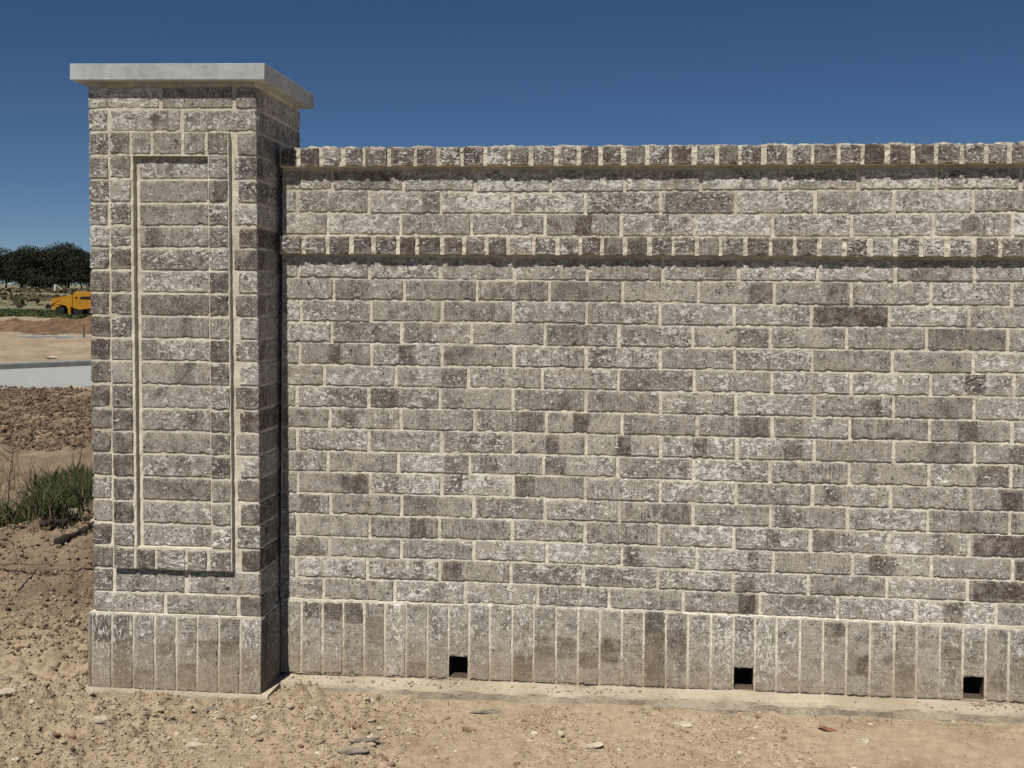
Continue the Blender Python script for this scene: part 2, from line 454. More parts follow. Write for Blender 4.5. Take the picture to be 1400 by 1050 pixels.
def slab(name, parent, x0, x1, z0, z1, yf, yb, seed, res=0.006, rec=0.0056, amp=0.0024, xf=None, side=None, holes=(), topj=0.0):
    """a bed of mortar: rough front, plain sides; side='x' also roughens the right side"""
    nx = max(2, int((x1 - x0) / res)); nz = max(2, int((z1 - z0) / res))
    xs = list(np.linspace(x0, x1, nx)); zs = list(np.linspace(z0, z1, nz))
    for h in holes:
        for a in h[:2]: xs.append(a)
        for a in h[2:]: zs.append(a)
    xs = np.unique(np.round(xs, 5)); zs = np.unique(np.round(zs, 5))
    X, Z = np.meshgrid(xs, zs, indexing='ij')
    n = fbm(X * 60, Z * 60, 4, seed, 0.6) * 1.5 + fbm(X * 5, Z * 5, 2, seed + 40) * 0.7
    Y = yf + rec + np.clip(n, -0.95, 0.95) * amp
    if topj:
        Zj = Z.copy(); Zj[:, -1] += topj * (0.3 + fbm(xs * 30, xs * 0 + 3, 4, seed + 9, 0.7))
        Z = Zj
    V = np.stack([X, Y, Z], -1).reshape(-1, 3)
    F = grid_faces(len(xs), len(zs))
    if holes:
        cxx = V[F].mean(1)
        keep = np.ones(len(F), bool)
        for a, b, c, d in holes:
            keep &= ~((cxx[:, 0] > a) & (cxx[:, 0] < b) & (cxx[:, 2] > c) & (cxx[:, 2] < d))
        F = F[keep]
    fs = F.tolist(); V = V.tolist()
    nv = len(zs)
    # rims: extrude border to the back
    def strip(ids):
        base = len(V)
        for i in ids: V.append([V[i][0], yb, V[i][2]])
        for t in range(len(ids) - 1):
            fs.append([ids[t], ids[t + 1], base + t + 1, base + t])
        return list(range(base, base + len(ids)))
    NX = len(xs)
    bot = strip([i * nv for i in range(NX)][::-1]); top = strip([i * nv + nv - 1 for i in range(NX)])
    lef = strip([k for k in range(nv)]); rig = strip([(NX - 1) * nv + k for k in range(nv)][::-1])
    fs.append([bot[-1], bot[0], top[-1], top[0]])
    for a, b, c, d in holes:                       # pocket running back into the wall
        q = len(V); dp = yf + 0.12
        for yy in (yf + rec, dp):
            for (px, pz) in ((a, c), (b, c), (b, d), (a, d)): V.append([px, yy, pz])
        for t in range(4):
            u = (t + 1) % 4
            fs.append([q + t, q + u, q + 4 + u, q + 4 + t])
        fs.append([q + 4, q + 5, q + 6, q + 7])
    V = np.array(V)
    if xf:
        for i in range(len(V)):
            a = xf(*V[i]); V[i] = a[:3]
    me = mesh_from('mortar', V, fs, M_MORTAR, smooth=False)
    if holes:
        me.materials.append(M_HOLE_SHADE)  # pocket faces take the painted shade colour
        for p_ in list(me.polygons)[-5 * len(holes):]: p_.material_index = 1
    return obj(name, me, parent)

# ---------------------------------------------------------------- the wall
c = 0.0754
ROWS = {1: [0.029, 0.282, 0.532, 0.794, 1.046, 1.301, 1.563, 1.819, 2.07, 2.335], 2: [-0.096, 0.161, 0.415, 0.663, 0.914, 1.168, 1.418, 1.679, 1.935, 2.187],
3: [0.014, 0.273, 0.521, 0.777, 1.036, 1.284, 1.541, 1.8, 2.061, 2.313], 5: [-0.092, 0.161, 0.415, 0.672, 0.923, 1.178, 1.432, 1.691, 1.942, 2.195],
6: [0.036, 0.288, 0.543, 0.794, 1.043, 1.299, 1.55, 1.802, 2.057, 2.314], 7: [-0.081, 0.171, 0.421, 0.67, 0.922, 1.17, 1.418, 1.672, 1.925, 2.18],
8: [0.029, 0.278, 0.526, 0.779, 1.032, 1.282, 1.538, 1.789, 2.046, 2.303], 9: [-0.085, 0.172, 0.423, 0.673, 0.921, 1.173, 1.422, 1.677, 1.937, 2.195],
10: [0.004, 0.26, 0.517, 0.772, 1.032, 1.287, 1.546, 1.805, 2.062, 2.326], 11: [-0.094, 0.164, 0.418, 0.67, 0.922, 1.176, 1.427, 1.687, 1.943, 2.2],
12: [0.026, 0.28, 0.539, 0.788, 1.046, 1.299, 1.549, 1.803, 2.059, 2.322], 13: [-0.092, 0.165, 0.424, 0.673, 0.924, 1.178, 1.433, 1.687, 1.947, 2.205],
14: [0.019, 0.272, 0.524, 0.778, 1.032, 1.289, 1.544, 1.802, 2.061, 2.321], 15: [-0.089, 0.172, 0.426, 0.674, 0.923, 1.178, 1.431, 1.684, 1.938, 2.196],
16: [0.029, 0.284, 0.538, 0.786, 1.039, 1.289, 1.547, 1.8, 2.059, 2.319], 17: [-0.088, 0.171, 0.417, 0.673, 0.924, 1.175, 1.426, 1.679, 1.936, 2.193],
18: [0.027, 0.283, 0.54, 0.794, 1.05, 1.303, 1.559, 1.817, 2.073, 2.331], 19: [-0.092, 0.163, 0.42, 0.669, 0.92, 1.173, 1.424, 1.675, 1.93, 2.189],
20: [0.006, 0.261, 0.511, 0.764, 1.007, 1.26, 1.515, 1.771, 2.026, 2.283]}
JZX = [-0.109, 0.718, 1.532, 2.343]
JZ = {0: [0, 0, 0, 0], 1: [0.0059, -0.003, 0.0005, 0.0038], 2: [0.0026, -0.0024, -0.0023, 0.0038], 3: [0.0024, -0.0009, -0.0032, -0.0019], 4: [0, -.002, -.003, 0],
5: [0.0005, -0.003, -0.0025, 0.0019], 6: [0.0001, 0.0002, -0.003, -0.0022], 7: [-0.0016, 0.001, -0.0012, -0.0005], 8: [-0.0008, -0.0002, -0.0012, -0.0006],
9: [-0.0026, -0.0003, -0.0014, 0.0029], 10: [-0.0006, -0.0004, 0.0003, -0.0009], 11: [-0.0012, 0.0008, -0.001, -0.0023], 12: [-0.0019, 0.0018, -0.0002, 0.001],
13: [-0.0039, 0.0016, 0.0001, 0.0043], 14: [-0.0021, 0.0038, 0.0003, 0.001], 15: [-0.0043, 0.0035, -0.0007, 0.0011], 16: [-0.0013, 0.0031, -0.0018, 0.0018],
17: [-0.0035, 0.0027, -0.0017, -0.0016], 18: [-0.0006, 0.0047, -0.0017, -0.0017], 19: [-0.0017, 0.0067, 0.002, 0.0013], 20: [-0.0054, 0.0086, 0.0032, -0.0048]}
def jz(kk, x): return -kk * c + float(np.interp(x, JZX, JZ[kk])) + 0.0012 * math.sin(x * 4.1 + kk * 1.7)
# burnt patches seen on single bricks: row, from, to (metres along the wall), darkness, redness
PATCH = """1 .124 .176 .5|1 1.209 1.271 .6|1 1.41 1.465 .6|1 2.11 2.175 .5|2 -.08 .01 .45|2 .168 .25 .45|2 .345 .41 .6|2 .42 .51 .4|2 .665 .76 .4|2 .925 1.16 .62|2 1.18 1.41 .66|
3 .88 .94 .8 r|3 1.145 1.20 .45|3 2.15 2.21 .6|5 1.32 1.41 .35|5 1.98 2.12 .3|6 .04 .17 .35|6 .68 .78 .45|6 .80 .93 .45|6 1.31 1.39 .6|6 1.47 1.545 .6|6 1.565 1.645 .6|6 1.72 1.79 .5|
7 -.075 .165 .45|7 .43 .66 .2|7 1.57 1.665 .5|7 1.68 1.92 .85|8 .035 .27 .5|8 .285 .39 .55|8 .70 .77 .4|8 .785 .925 .5|8 1.04 1.175 .5|8 1.425 1.53 .45|8 2.05 2.295 .5|9 .02 .065 .75|9 .27 .33 .85|9 .43 .52 .3|
9 .93 1.025 .65|9 1.43 1.50 .5|10 .42 .51 .65|10 1.04 1.28 .4|10 2.17 2.235 .85|11 .01 .16 .6|11 .17 .275 .75|11 .68 .91 .35|11 .93 1.17 .35|11 1.84 1.905 .7|11 2.07 2.19 .4|
12 .06 .13 .6|12 .58 .65 .6|12 .68 .78 .6|12 .88 .935 .75|12 1.05 1.29 .35|12 1.33 1.38 .75|12 1.44 1.54 .6|12 1.565 1.65 .5|12 2.15 2.215 .65|13 .43 .67 .5|13 .785 .835 .75|13 1.03 1.08 .85|13 1.285 1.335 .85|13 1.59 1.65 .8|13 2.05 2.18 .6|13 2.31 2.40 .75|
14 -.11 -.07 .5|14 .285 .375 .6|14 .43 .515 .6|14 .56 .62 .65|14 .785 .86 .6|14 1.05 1.28 .4|14 1.41 1.535 .4|14 2.09 2.15 .85|14 2.21 2.31 .7|15 .065 .16 .7|15 .22 .275 .6|15 .43 .50 .7|15 .685 .75 .6|15 1.72 1.78 .6|15 2.29 2.36 .85|
16 -.09 .02 .6|16 .29 .41 .5|16 .545 .78 .35|16 1.185 1.28 .6|16 1.56 1.65 .5|16 2.16 2.225 .6|17 .315 .375 .75|17 1.53 1.58 .6|17 1.685 1.76 .6|17 2.07 2.145 .6|17 2.20 2.46 .85|
18 -.11 .02 .6|18 1.06 1.11 .7|18 1.31 1.40 .6|18 1.47 1.51 .7|18 1.87 1.96 .7|18 2.34 2.58 .9|19 .065 .11 .5|19 .20 .255 .7|19 .325 .365 .6|19 .43 .50 .7|19 .68 .90 .5|19 .93 1.16 .45|19 1.43 1.50 .6|19 2.20 2.46 .85|
20 .39 .44 .6|20 1.27 1.36 .7|20 1.44 1.50 .85|20 1.53 1.76 .35|20 2.11 2.175 .75"""
PT = {}
for e in PATCH.replace('\n', '').split('|'):
    f = e.split()
    PT.setdefault(int(f[0]), []).append((float(f[1]), float(f[2]), float(f[3]), 0.6 if len(f) > 4 else 0.1))

wall = obj('brick_wall', None, loc=(0, 0, 0), label='long whitewashed grey brick wall with two projecting header courses and an upright brick base', cat='wall')
XW0 = -0.150
XR = 2.47           # just past the edge of the view
far_bricks = []     # bricks beyond the view, joined
def wall_brick(row, a, b):
    zt, zb = jz(row - 1, (a + b) / 2), jz(row, (a + b) / 2)
    L = b - a - random.uniform(0.0075, 0.0120); H = (zt - zb) - random.uniform(0.0062, 0.0088)
    cx, cz = (a + b) / 2, (zt + zb) / 2 + 0.0005
    col = (0.0, 0.5, 0.1, 0.0)
    for (p0, p1, dk, rd) in PT.get(row, ()):
        m = (p0 + p1) / 2
        if a < m < b: col = (dk, 0.5 + (m - cx) / 0.25, min(1.0, (p1 - p0) / 0.25), rd)
    me = random.choice(STR)
    if L < 0.15:
        o = place(random.choice(HDR), wall, cx, 0.1005, cz, L / 0.064, H / 0.0665, rot=0, col=col)
        return o
    # patch coordinates live in the mesh, undo the object's stretch
    return place(me, wall, cx, 0.0455, cz, L / SL, H / SH, col=col)
for row, js in ROWS.items():
    e = [XW0] + js
    while e[-1] < 4.2: e.append(e[-1] + 0.254)
    if e[1] - e[0] > 0.27: e.insert(1, e[1] - 0.254)
    for a, b in zip(e[:-1], e[1:]):
        if b - a < 0.02: continue
        if a > XR: far_bricks.append((a + 0.005, b - 0.006, jz(row, 2.3) + 0.0045, jz(row - 1, 2.3) - 0.004, 0.0005))
        else: wall_brick(row, a, b)
RL0 = [-0.084, -0.004, 0.079, 0.15, 0.236, 0.33, 0.41, 0.491, 0.572, 0.652, 0.73, 0.814, 0.89, 0.965, 1.041, 1.12, 1.198, 1.277, 1.353, 1.429, 1.506, 1.589, 1.665, 1.749, 1.824, 1.904, 1.983, 2.06, 2.14, 2.218, 2.289]
RL4 = [-0.064, 0.019, 0.103, 0.183, 0.27, 0.338, 0.424, 0.5, 0.579, 0.653, 0.741, 0.823, 0.898, 0.973, 1.052, 1.133, 1.212, 1.29, 1.369, 1.448, 1.531, 1.612, 1.692, 1.775, 1.854, 1.935, 2.018, 2.1, 2.183, 2.266]
P0, P4, PB = 0.037, 0.030, 0.012      # how far the bands stand proud
def band(js, zt, zb, proud, depth_c, seedcol):
    e = [XW0] + list(js)
    while e[-1] < 4.2: e.append(e[-1] + 0.0785)
    for a, b in zip(e[:-1], e[1:]):
        if b - a < 0.02: continue
        if a > 2.44: far_bricks.append((a + 0.006, b - 0.007, zb, zt, -proud)); continue
        L = b - a - random.uniform(0.010, 0.018); H = zt - zb - random.uniform(0, 0.002)
        k = random.random()
        col = (random.uniform(0.6, 1.0) if k < 0.9 else 0.3, 0.5, 1.0, random.choice((0.1, 0.25, 0.4, 0.7)))
        place(random.choice(HDR), wall, (a + b) / 2 + random.uniform(-.002, .002), -proud + 0.1 + 0.0005, (zt + zb) / 2, L / 0.064, H / 0.0665, col=col, jit=2.2)
band(RL0, 0.0735, 0.0095, P0, 0, 0)
band(RL4, -0.2325, -0.2935, P4, 0, 0)
SOLJ = [-0.07, 0.007, 0.081, 0.155, 0.23, 0.305, 0.38, 0.454, 0.527, 0.599, 0.677, 0.751, 0.828, 0.904, 0.978, 1.053, 1.127, 1.202, 1.276, 1.354, 1.428, 1.5, 1.571, 1.648, 1.724, 1.8, 1.876, 1.954, 2.027, 2.101, 2.174, 2.247, 2.32]
WEEP = []
def soldier(parent, a, b, zt, zb, yf, weep=False, xf=None, col=None):
    W = b - a - random.uniform(0.005, 0.0085)
    if weep: zb = zb + 0.0775
    H = zt - zb
    if weep:
        return place(random.choice(STR), parent, (a + b) / 2, yf + 0.0455, (zt + zb) / 2, H / SL, W / SH, rot=math.pi / 2, col=rand_col(0.5, .3, .6), xf=xf)
    if col is None: col = rand_col(0.65, 0.45, 0.95, full=0.04)
    return place(random.choice(STR), parent, (a + b) / 2, yf + 0.0455, (zt + zb) / 2, H / SL, W / SH, rot=math.pi / 2, col=col, xf=xf)
e = [-0.143] + SOLJ
while e[-1] < 4.2: e.append(e[-1] + 0.0745)
def sol_z(x): return float(np.interp(x, [-0.1, 0.7, 1.5, 2.34], [-1.5175, -1.503, -1.508, -1.517])), float(np.interp(x, [-0.1, 2.34], [-1.766, -1.7545]))
for a, b in zip(e[:-1], e[1:]):
    m = (a + b) / 2
    zt, zb = sol_z(m)
    if a > 2.44: far_bricks.append((a + 0.004, b - 0.005, zb, zt, -PB)); continue
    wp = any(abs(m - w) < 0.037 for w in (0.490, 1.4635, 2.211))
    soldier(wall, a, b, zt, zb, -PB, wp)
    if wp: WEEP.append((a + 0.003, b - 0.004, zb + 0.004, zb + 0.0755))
# one joined piece for the bricks outside the frame
V = []; F = []
for (a, b, z0, z1, y) in far_bricks:
    q = len(V); V += [(a, y, z0), (b, y, z0), (b, y, z1), (a, y, z1), (a, y + .09, z0), (b, y + .09, z0), (b, y + .09, z1), (a, y + .09, z1)]
    F += [(q, q + 1, q + 2, q + 3), (q, q + 4, q + 5, q + 1), (q + 3, q + 2, q + 6, q + 7), (q, q + 3, q + 7, q + 4), (q + 1, q + 5, q + 6, q + 2)]
o = obj('brickwork', mesh_from('brickwork', V, F, M_BRICK), wall, kind='stuff'); o.color = (0, .5, .1, 1)
# mortar beds
slab('mortar', wall, XW0, 4.2, -3 * c - 0.0045, 0.0083, 0.0, 0.20, 11)
slab('mortar', wall, XW0, 4.2, -1.508, -0.2947, 0.0, 0.20, 12)
slab('mortar', wall, XW0, 4.2, 0.0085, 0.0740, -P0, 0.215, 13, rec=0.0090, amp=0.0050, topj=0.006, res=0.005)
slab('mortar', wall, XW0, 4.2, -0.2945, -3 * c - 0.0047, -P4, 0.20, 14, rec=0.0085, amp=0.0048, res=0.005)
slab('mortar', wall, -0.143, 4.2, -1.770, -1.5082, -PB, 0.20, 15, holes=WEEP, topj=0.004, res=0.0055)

# strip footing, a rounded lumpy ledge
def ledge(name, parent, x0, x1, prof, seed, y_ends=None, mat=M_FOOT, amp=0.006, xf=None, res=0.012, zfun=None):
    xs = np.arange(x0, x1 + res, res)
    V = np.zeros((len(xs), len(prof), 3))
    for j, (y, z) in enumerate(prof):
        n = fbm(xs * 9, xs * 0 + j * 0.7, 4, seed)
        V[:, j, 0] = xs; V[:, j, 1] = y + fbm(xs * 55, xs * 0 + j * 5.1, 3, seed + 6) * 0.005 * (j > 1) + n * amp * (0 if j == 0 else 1) + fbm(xs * 1.6, xs * 0 + 5, 2, seed + 3) * 0.02 * (0 if j == 0 else 1)
        V[:, j, 2] = z + fbm(xs * 70, xs * 0 + j * 9.3, 3, seed + 8) * 0.0035 * (j > 1) + fbm(xs * 12, xs * 0 + j * 1.3 + 50, 4, seed) * amp * 0.7 + (zfun(xs) if zfun is not None else 0)
    nj = len(prof)
    F = grid_faces(len(xs), nj, flip=False).tolist()
    F += [list(range(nj))[::-1], list(range((len(xs) - 1) * nj, len(xs) * nj))]
    return obj(name, mesh_from(name, V.reshape(-1, 3), F, mat, smooth=False), parent)
ledge('footing', wall, -0.128, 4.2, [(0.1, -1.760), (-0.005, -1.763), (-0.03, -1.765), (-0.055, -1.767), (-0.076, -1.769), (-0.082, -1.7715), (-0.085, -1.779), (-0.086, -1.80), (-0.087, -1.82), (-0.087, -1.95)], 31, res=0.008, amp=0.010,
      zfun=lambda x: np.interp(x, [-0.1, 2.3], [-0.008, 0.004]) + fbm(x * 1.3, x * 0, 2, 77) * 0.012)

# ---------------------------------------------------------------- the pillar
D = 0.273; XL, XRP = -0.7305, -0.1520; W = 0.495; LEAN = 0.0137
pillar = obj('brick_pillar', None, loc=(-0.43, -0.01, -1.80), label='square whitewashed brick pillar with raised frame panel and flat limestone cap', cat='pillar')
XC = (XL + XRP) / 2
KP, SHY = 1.0217, 0.078
bpy.context.view_layer.update()
def px_(x, y, z):
    sl = float(np.interp(z, [-1.5, 0.2], [0.006, -0.012]))
    nz_ = z + sl * (x - XC)
    nx_ = x + LEAN * (0.33 - z)
    nx_ = 1.10 + (nx_ - 1.10) * KP; nz_ = -0.4545 + (nz_ + 0.4545) * KP
    return nx_ + 0.43, y + SHY + 0.01, nz_ + 1.80, 0.0
def pxm(x, y, z):
    a = px_(x, y, z); return (a[0], a[1], a[2])
PJ = [0.2470, 0.1715, 0.0962, 0.0181, -0.0602, -0.1385, -0.2137, -0.2861, -0.3616, -0.4353, -0.5115, -0.5853, -0.6608, -0.7391, -0.8184, -0.8931, -0.9684, -1.0462, -1.124, -1.2007, -1.2786, -1.3542, -1.4323, -1.5031]
YF = -D
RING = 0.020
def pcol(pd=0.5): return rand_col(pd, 0.3, 0.75, 0.3)
def hcol():
    k = random.random()
    return (random.uniform(0.45, 0.9) if k < 0.74 else 0.1, random.uniform(.3, .7), random.uniform(.5, 1), random.choice((0, .1, .2, .4)))
for r in range(23):
    zt, zb = PJ[r], PJ[r + 1]
    H = zt - zb - random.uniform(0.0080, 0.0105); cz = (zt + zb) / 2
    sz = H / SH
    wide = (r % 2 == 0)
    def bk(x0, x1, y=YF, col=None):
        L = x1 - x0
        if L < 0.14: return place(random.choice(HDR), pillar, (x0 + x1) / 2, y + 0.1005, cz, L / 0.064, H / 0.0665, col=col or hcol(), xf=px_)
        return place(random.choice(STR), pillar, (x0 + x1) / 2, y + 0.0455, cz, L / SL, sz, col=col or pcol(), xf=px_)
    def corner(right, long_side, w):
        """corner brick: its long face runs down the pillar's side"""
        me = random.choice(CORL if long_side else CORS); w0 = 0.067 if long_side else 0.077; d0 = 0.238 if long_side else 0.063
        cx = (XRP - w / 2) if right else (XL + w / 2)
        place(me, pillar, cx, YF + d0 / 2 + 0.0005, cz, w / w0, sz, col=hcol(), xf=px_, flip=False)
    # the right-hand side face behind the corner brick
    def side(y0, y1, right=True):
        o = place(random.choice(STR), pillar, (XRP - 0.0455) if right else (XL + 0.0455), (y0 + y1) / 2, cz, (y1 - y0) / SL, sz, col=(random.choice((0, 0, .25, .45)), 0.5, 1.0, 0.6), xf=px_, flip=False)
        o.rotation_euler.z += math.pi / 2 if right else -math.pi / 2
    if r in (0, 22):       # long - long - header
        a = XL + 0.2395 * 1.02; b = a + 0.012
        bk(XL, a, col=pcol(.4)); bk(b, b + 0.2395, col=pcol(.4))
        corner(True, False, XRP - (b + 0.2395) - 0.012)
        s0 = YF + 0.075
    elif r in (1, 21):     # header - long - long
        corner(False, False, 0.0665)
        bk(XL + 0.078, XL + 0.078 + 0.239); bk(XL + 0.330, XRP)
        s0 = None
    else:
        wl = random.uniform(0.073, 0.079) if wide else random.uniform(0.062, 0.067)
        corner(False, True if not wide else False, wl)
        wr = random.uniform(0.076, 0.081) if not wide else random.uniform(0.063, 0.067)
        corner(True, wide, wr)
        s0 = YF + (0.250 if wide else 0.075)
        yr = YF - RING
        if r == 2:
            for x0, x1 in ((-0.6480, -0.580), (-0.571, -0.508), (-0.499, -0.402), (-0.392, -0.323), (-0.312, -0.2455)): bk(x0, x1, yr, hcol())
        elif r == 20:
            for x0, x1 in ((-0.6485, -0.580), (-0.571, -0.508), (-0.500, -0.402), (-0.394, -0.328), (-0.3175, -0.2455)): bk(x0, x1, yr, hcol())
        else:
            bk(-0.6480 + random.uniform(-.001, .001), -0.578, yr, hcol())
            bk(-0.3100, -0.2460, yr, hcol())
            bk(-0.5545, -0.3185, YF, pcol(0.6))
    if s0 is None: s0 = YF
    y = s0
    if r in (1, 21): y = YF + 0.094
    while y < YF + W - 0.02:
        y1 = min(y + 0.240, YF + W)
        if r >= 3 and y > 0.02: break
        if y1 - y > 0.03: side(y + 0.001, y1 - 0.001)
        y = y1 + 0.011
# upright base course
bs = [-0.7465, -0.7346, -0.6636, -0.5889, -0.5135, -0.4395, -0.3673, -0.2939, -0.2203, -0.1455]
for a, b in zip(bs[:-1], bs[1:]):
    zt, zb = -1.506, -1.755
    a_, b_ = (a, b) if b - a > 0.03 else (a - 0.002, b + 0.002)
    place(random.choice(STR), pillar, (a_ + b_) / 2, YF - PB + 0.0455, (zt + zb) / 2, (zt - zb) / SL, (b_ - a_ - random.uniform(.004, .007)) / SH, rot=math.pi / 2, col=rand_col(.65, .45, .95, full=0.04), xf=px_)
y = YF - PB + 0.012
while y < 0.02:                 # base course down the right side
    o = place(random.choice(STR), pillar, -0.1455 - 0.0455, y + 0.033, -1.6305, 0.249 / SL, 0.065 / SH, rot=0, col=rand_col(.5), xf=px_, flip=False)
    o.rotation_euler = (0, math.pi / 2, math.pi / 2)
    o.matrix_basis = Matrix.Translation(o.location) @ Matrix.Rotation(math.pi / 2, 4, 'Z') @ Matrix.Rotation(math.pi / 2, 4, 'Y') @ Matrix.Diagonal((0.249 / SL, 1, 0.065 / SH, 1))
    y += 0.0745

def box_mortar(x0, x1, y0, y1, z0, z1, seed, res=0.007, rec=0.0054, amp=0.0022):
    """five rough faces: front, left, right, top, back"""
    V = []; F = []
    def face(nu, nv, fn, flip):
        u = np.linspace(0, 1, nu); v = np.linspace(0, 1, nv)
        U, Vv = np.meshgrid(u, v, indexing='ij')
        P = fn(U, Vv); q = len(V)
        V.extend(P.reshape(-1, 3).tolist()); F.extend((grid_faces(nu, nv, flip) + q).tolist())
    def edge_t(U): return np.clip(np.minimum(U, 1 - U) * 40, 0, 1)
    nx, ny, nz = [max(3, int(d / res)) for d in (x1 - x0, y1 - y0, z1 - z0)]
    x0 += rec; x1 -= rec; y0 += rec; y1 -= rec
    def nn(a, b, s): return np.clip(fbm(a * 38, b * 38, 4, seed + s, .6) * 1.3 + fbm(a * 5, b * 5, 2, seed + s + 7) * .9, -.95, .95) * amp
    face(nx, nz, lambda U, T: np.stack([x0 + U * (x1 - x0), y0 + nn(x0 + U * (x1 - x0), z0 + T * (z1 - z0), 0) * edge_t(U), z0 + T * (z1 - z0)], -1), False)
    face(ny, nz, lambda U, T: np.stack([x1 - nn(y0 + U * (y1 - y0), z0 + T * (z1 - z0), 1) * edge_t(U), y0 + U * (y1 - y0), z0 + T * (z1 - z0)], -1), False)
    face(ny, nz, lambda U, T: np.stack([x0 + nn(y0 + U * (y1 - y0), z0 + T * (z1 - z0), 2) * edge_t(U), y0 + U * (y1 - y0), z0 + T * (z1 - z0)], -1), True)
    face(2, 2, lambda U, T: np.stack([x0 + U * (x1 - x0), y1 + 0 * U, z0 + T * (z1 - z0)], -1), True)
    face(2, 2, lambda U, T: np.stack([x0 + U * (x1 - x0), y0 + T * (y1 - y0), z1 + 0 * U], -1), False)
    V = np.array(V)
    for i in range(len(V)): V[i] = pxm(*V[i])
    return obj('mortar', mesh_from('mortar', V, F, M_MORTAR), pillar)
box_mortar(XL, XRP, YF, YF + W, -1.504, 0.2585, 51)
box_mortar(-0.7465, -0.1455, YF - PB, YF + W + PB, -1.757, -1.5025, 61)
slab('mortar', pillar, -0.6525, -0.5690, 0.0200 - 1.297, 0.0140, YF - RING, YF + 0.02, 71, xf=px_)
slab('mortar', pillar, -0.3130, -0.2425, 0.0200 - 1.297, 0.0140, YF - RING, YF + 0.02, 72, xf=px_)
slab('mortar', pillar, -0.6525, -0.2425, 0.0145, 0.0925, YF - RING, YF + 0.02, 73, xf=px_)
slab('mortar', pillar, -0.6525, -0.2425, -1.3500, -1.2775, YF - RING, YF + 0.02, 74, xf=px_)
# cap stone
cw, cd = (XRP - XL + 0.082) * KP, W + 0.078
V, F = [], []
for zz, q in ((-0.02725, 0.0012), (-0.02605, 0.0), (0.02605, 0.0), (0.02725, 0.0012)):
    V += [(-cw / 2 + q, -cd / 2 + q, zz), (cw / 2 - q, -cd / 2 + q, zz), (cw / 2 - q, cd / 2 - q, zz), (-cw / 2 + q, cd / 2 - q, zz)]
for a in (0, 4, 8):
    for t in range(4):
        u = (t + 1) % 4
        F.append((a + t, a + u, a + 4 + u, a + 4 + t))
F += [(3, 2, 1, 0), (12, 13, 14, 15)]
cap = mesh_from('cap_stone', V, F, M_STONE)
l = px_(XC, YF + W / 2, 0.2862)
o = obj('cap_stone', cap, pillar, loc=(l[0], l[1], -0.4545 + (0.2862 + 0.4545) * KP + 1.80), label='flat pale grey limestone slab capping the pillar')
o.rotation_euler = (0, 0.012, 0)
# pillar footing
V0 = ledge('footing', None, -0.748 + 0.028, -0.105 + 0.0, [(0.1, -1.752), (YF - 0.012, -1.7540), (YF - 0.020, -1.757), (YF - 0.026, -1.765), (YF - 0.028, -1.80), (YF - 0.03, -1.95)], 33, amp=0.004)
V0.parent = pillar; V0.location = (0.43 + 1.10 * (1 - KP), 0.01 + SHY, 1.80 - 0.4545 * (1 - KP)); V0.scale = (KP, 1, KP)

# ---------------------------------------------------------------- ground
YG = YF + SHY
def gz(x, y):
    """terrain height"""
    x = np.asarray(x, float); y = np.asarray(y, float)
    z = np.interp(y, [-50, 25, 60, 250, 600, 2500], [-1.80, -1.80, -1.76, 1.85, 7.0, 12.0])
    z = z + np.clip(np.interp(y, [30, 90], [0, 1]), 0, 1) * fbm(x * 0.03, y * 0.03, 3, 5) * 0.15
    # earth heaped against the far side of the pillar, to the left
    z = z + np.interp(y, [19, 21, 60, 70], [0, 1, 1, 0]) * (fbm(x * 0.9, y * 0.9, 4, 15, .6) * 0.22 * (1 + 0 * x)) * (x < -6)
    m = np.exp(-(((x + 1.75) / 0.75) ** 2 + ((y - 2.15) / 0.65) ** 2)) * (0.12 + 0.10 * fbm(x * 6, y * 6, 4, 71, .65))
    z = z + 0.05 * fbm(x * 4.5, y * 4.5, 4, 72, .6) * np.interp(y, [0, .5, 11, 12], [0, 1, 1, 0]) * (x < -0.8)
    m2 = np.exp(-(((x + 3.4) / 1.7) ** 2 + ((y - 4.6) / 0.45) ** 2)) * 0.10
    return z + (m + m2) * np.where(x < -0.8, 1, 0)
def near_detail(x, y):
    a = fbm(x * 2.1, y * 2.1, 3, 21) * 0.028
    b = fbm(x * 11, y * 11, 4, 22, 0.6)
    cc = fbm(x * 45, y * 45, 4, 23, 0.65)
    rough = np.clip(0.62 + fbm(x * 1.4, y * 1.4, 3, 24) * 1.7, 0.12, 1.4)
    ridge = (0.5 - np.abs(b)) * 2
    d = a * 0.8 + b * 0.026 * rough + cc * 0.019 * rough
    left = np.clip((-x - 0.5) / 0.6, 0, 1)
    d += left * b * 0.022 + left * cc * 0.012
    # spoil pushed up against the pillar foot and the start of the ledge
    d += 0.022 * np.exp(-(((x + 0.02) / 0.10) ** 2 + ((y + 0.17) / 0.05) ** 2)) * (1 + cc)
    return d
def ground_z(x, y):
    x = np.asarray(x, float); y = np.asarray(y, float)
    w = np.clip((14 - y) / 3, 0, 1)
    z = gz(x, y) + near_detail(x, y) * w
    # keep the soil just under the ledges
    lim = np.where((x > -0.10) & (y > -0.12), -1.800 + 0.006 * fbm(x * 20, y * 20, 3, 3), 9.0)
    z = z + 0.004 * np.exp(-((y - (YG - 0.05)) / 0.10) ** 2) * ((x > -1.1) & (x < 0.05))
    lim2 = np.where((x > -0.77) & (x < -0.09) & (y > YG - 0.045), -1.790 + 0.010 * fbm(x * 20, y * 20, 3, 4), 9.0)
    return np.minimum(np.minimum(z, lim), lim2)
def patch(xs, ys, name):
    X, Y = np.meshgrid(xs, ys, indexing='ij')
    V = np.stack([X, Y, ground_z(X, Y)], -1).reshape(-1, 3)
    return V, grid_faces(len(xs), len(ys))
def graded(lo, hi, segs):
    return np.unique(np.concatenate([np.arange(a, b, s) for a, b, s in segs] + [[hi]]))
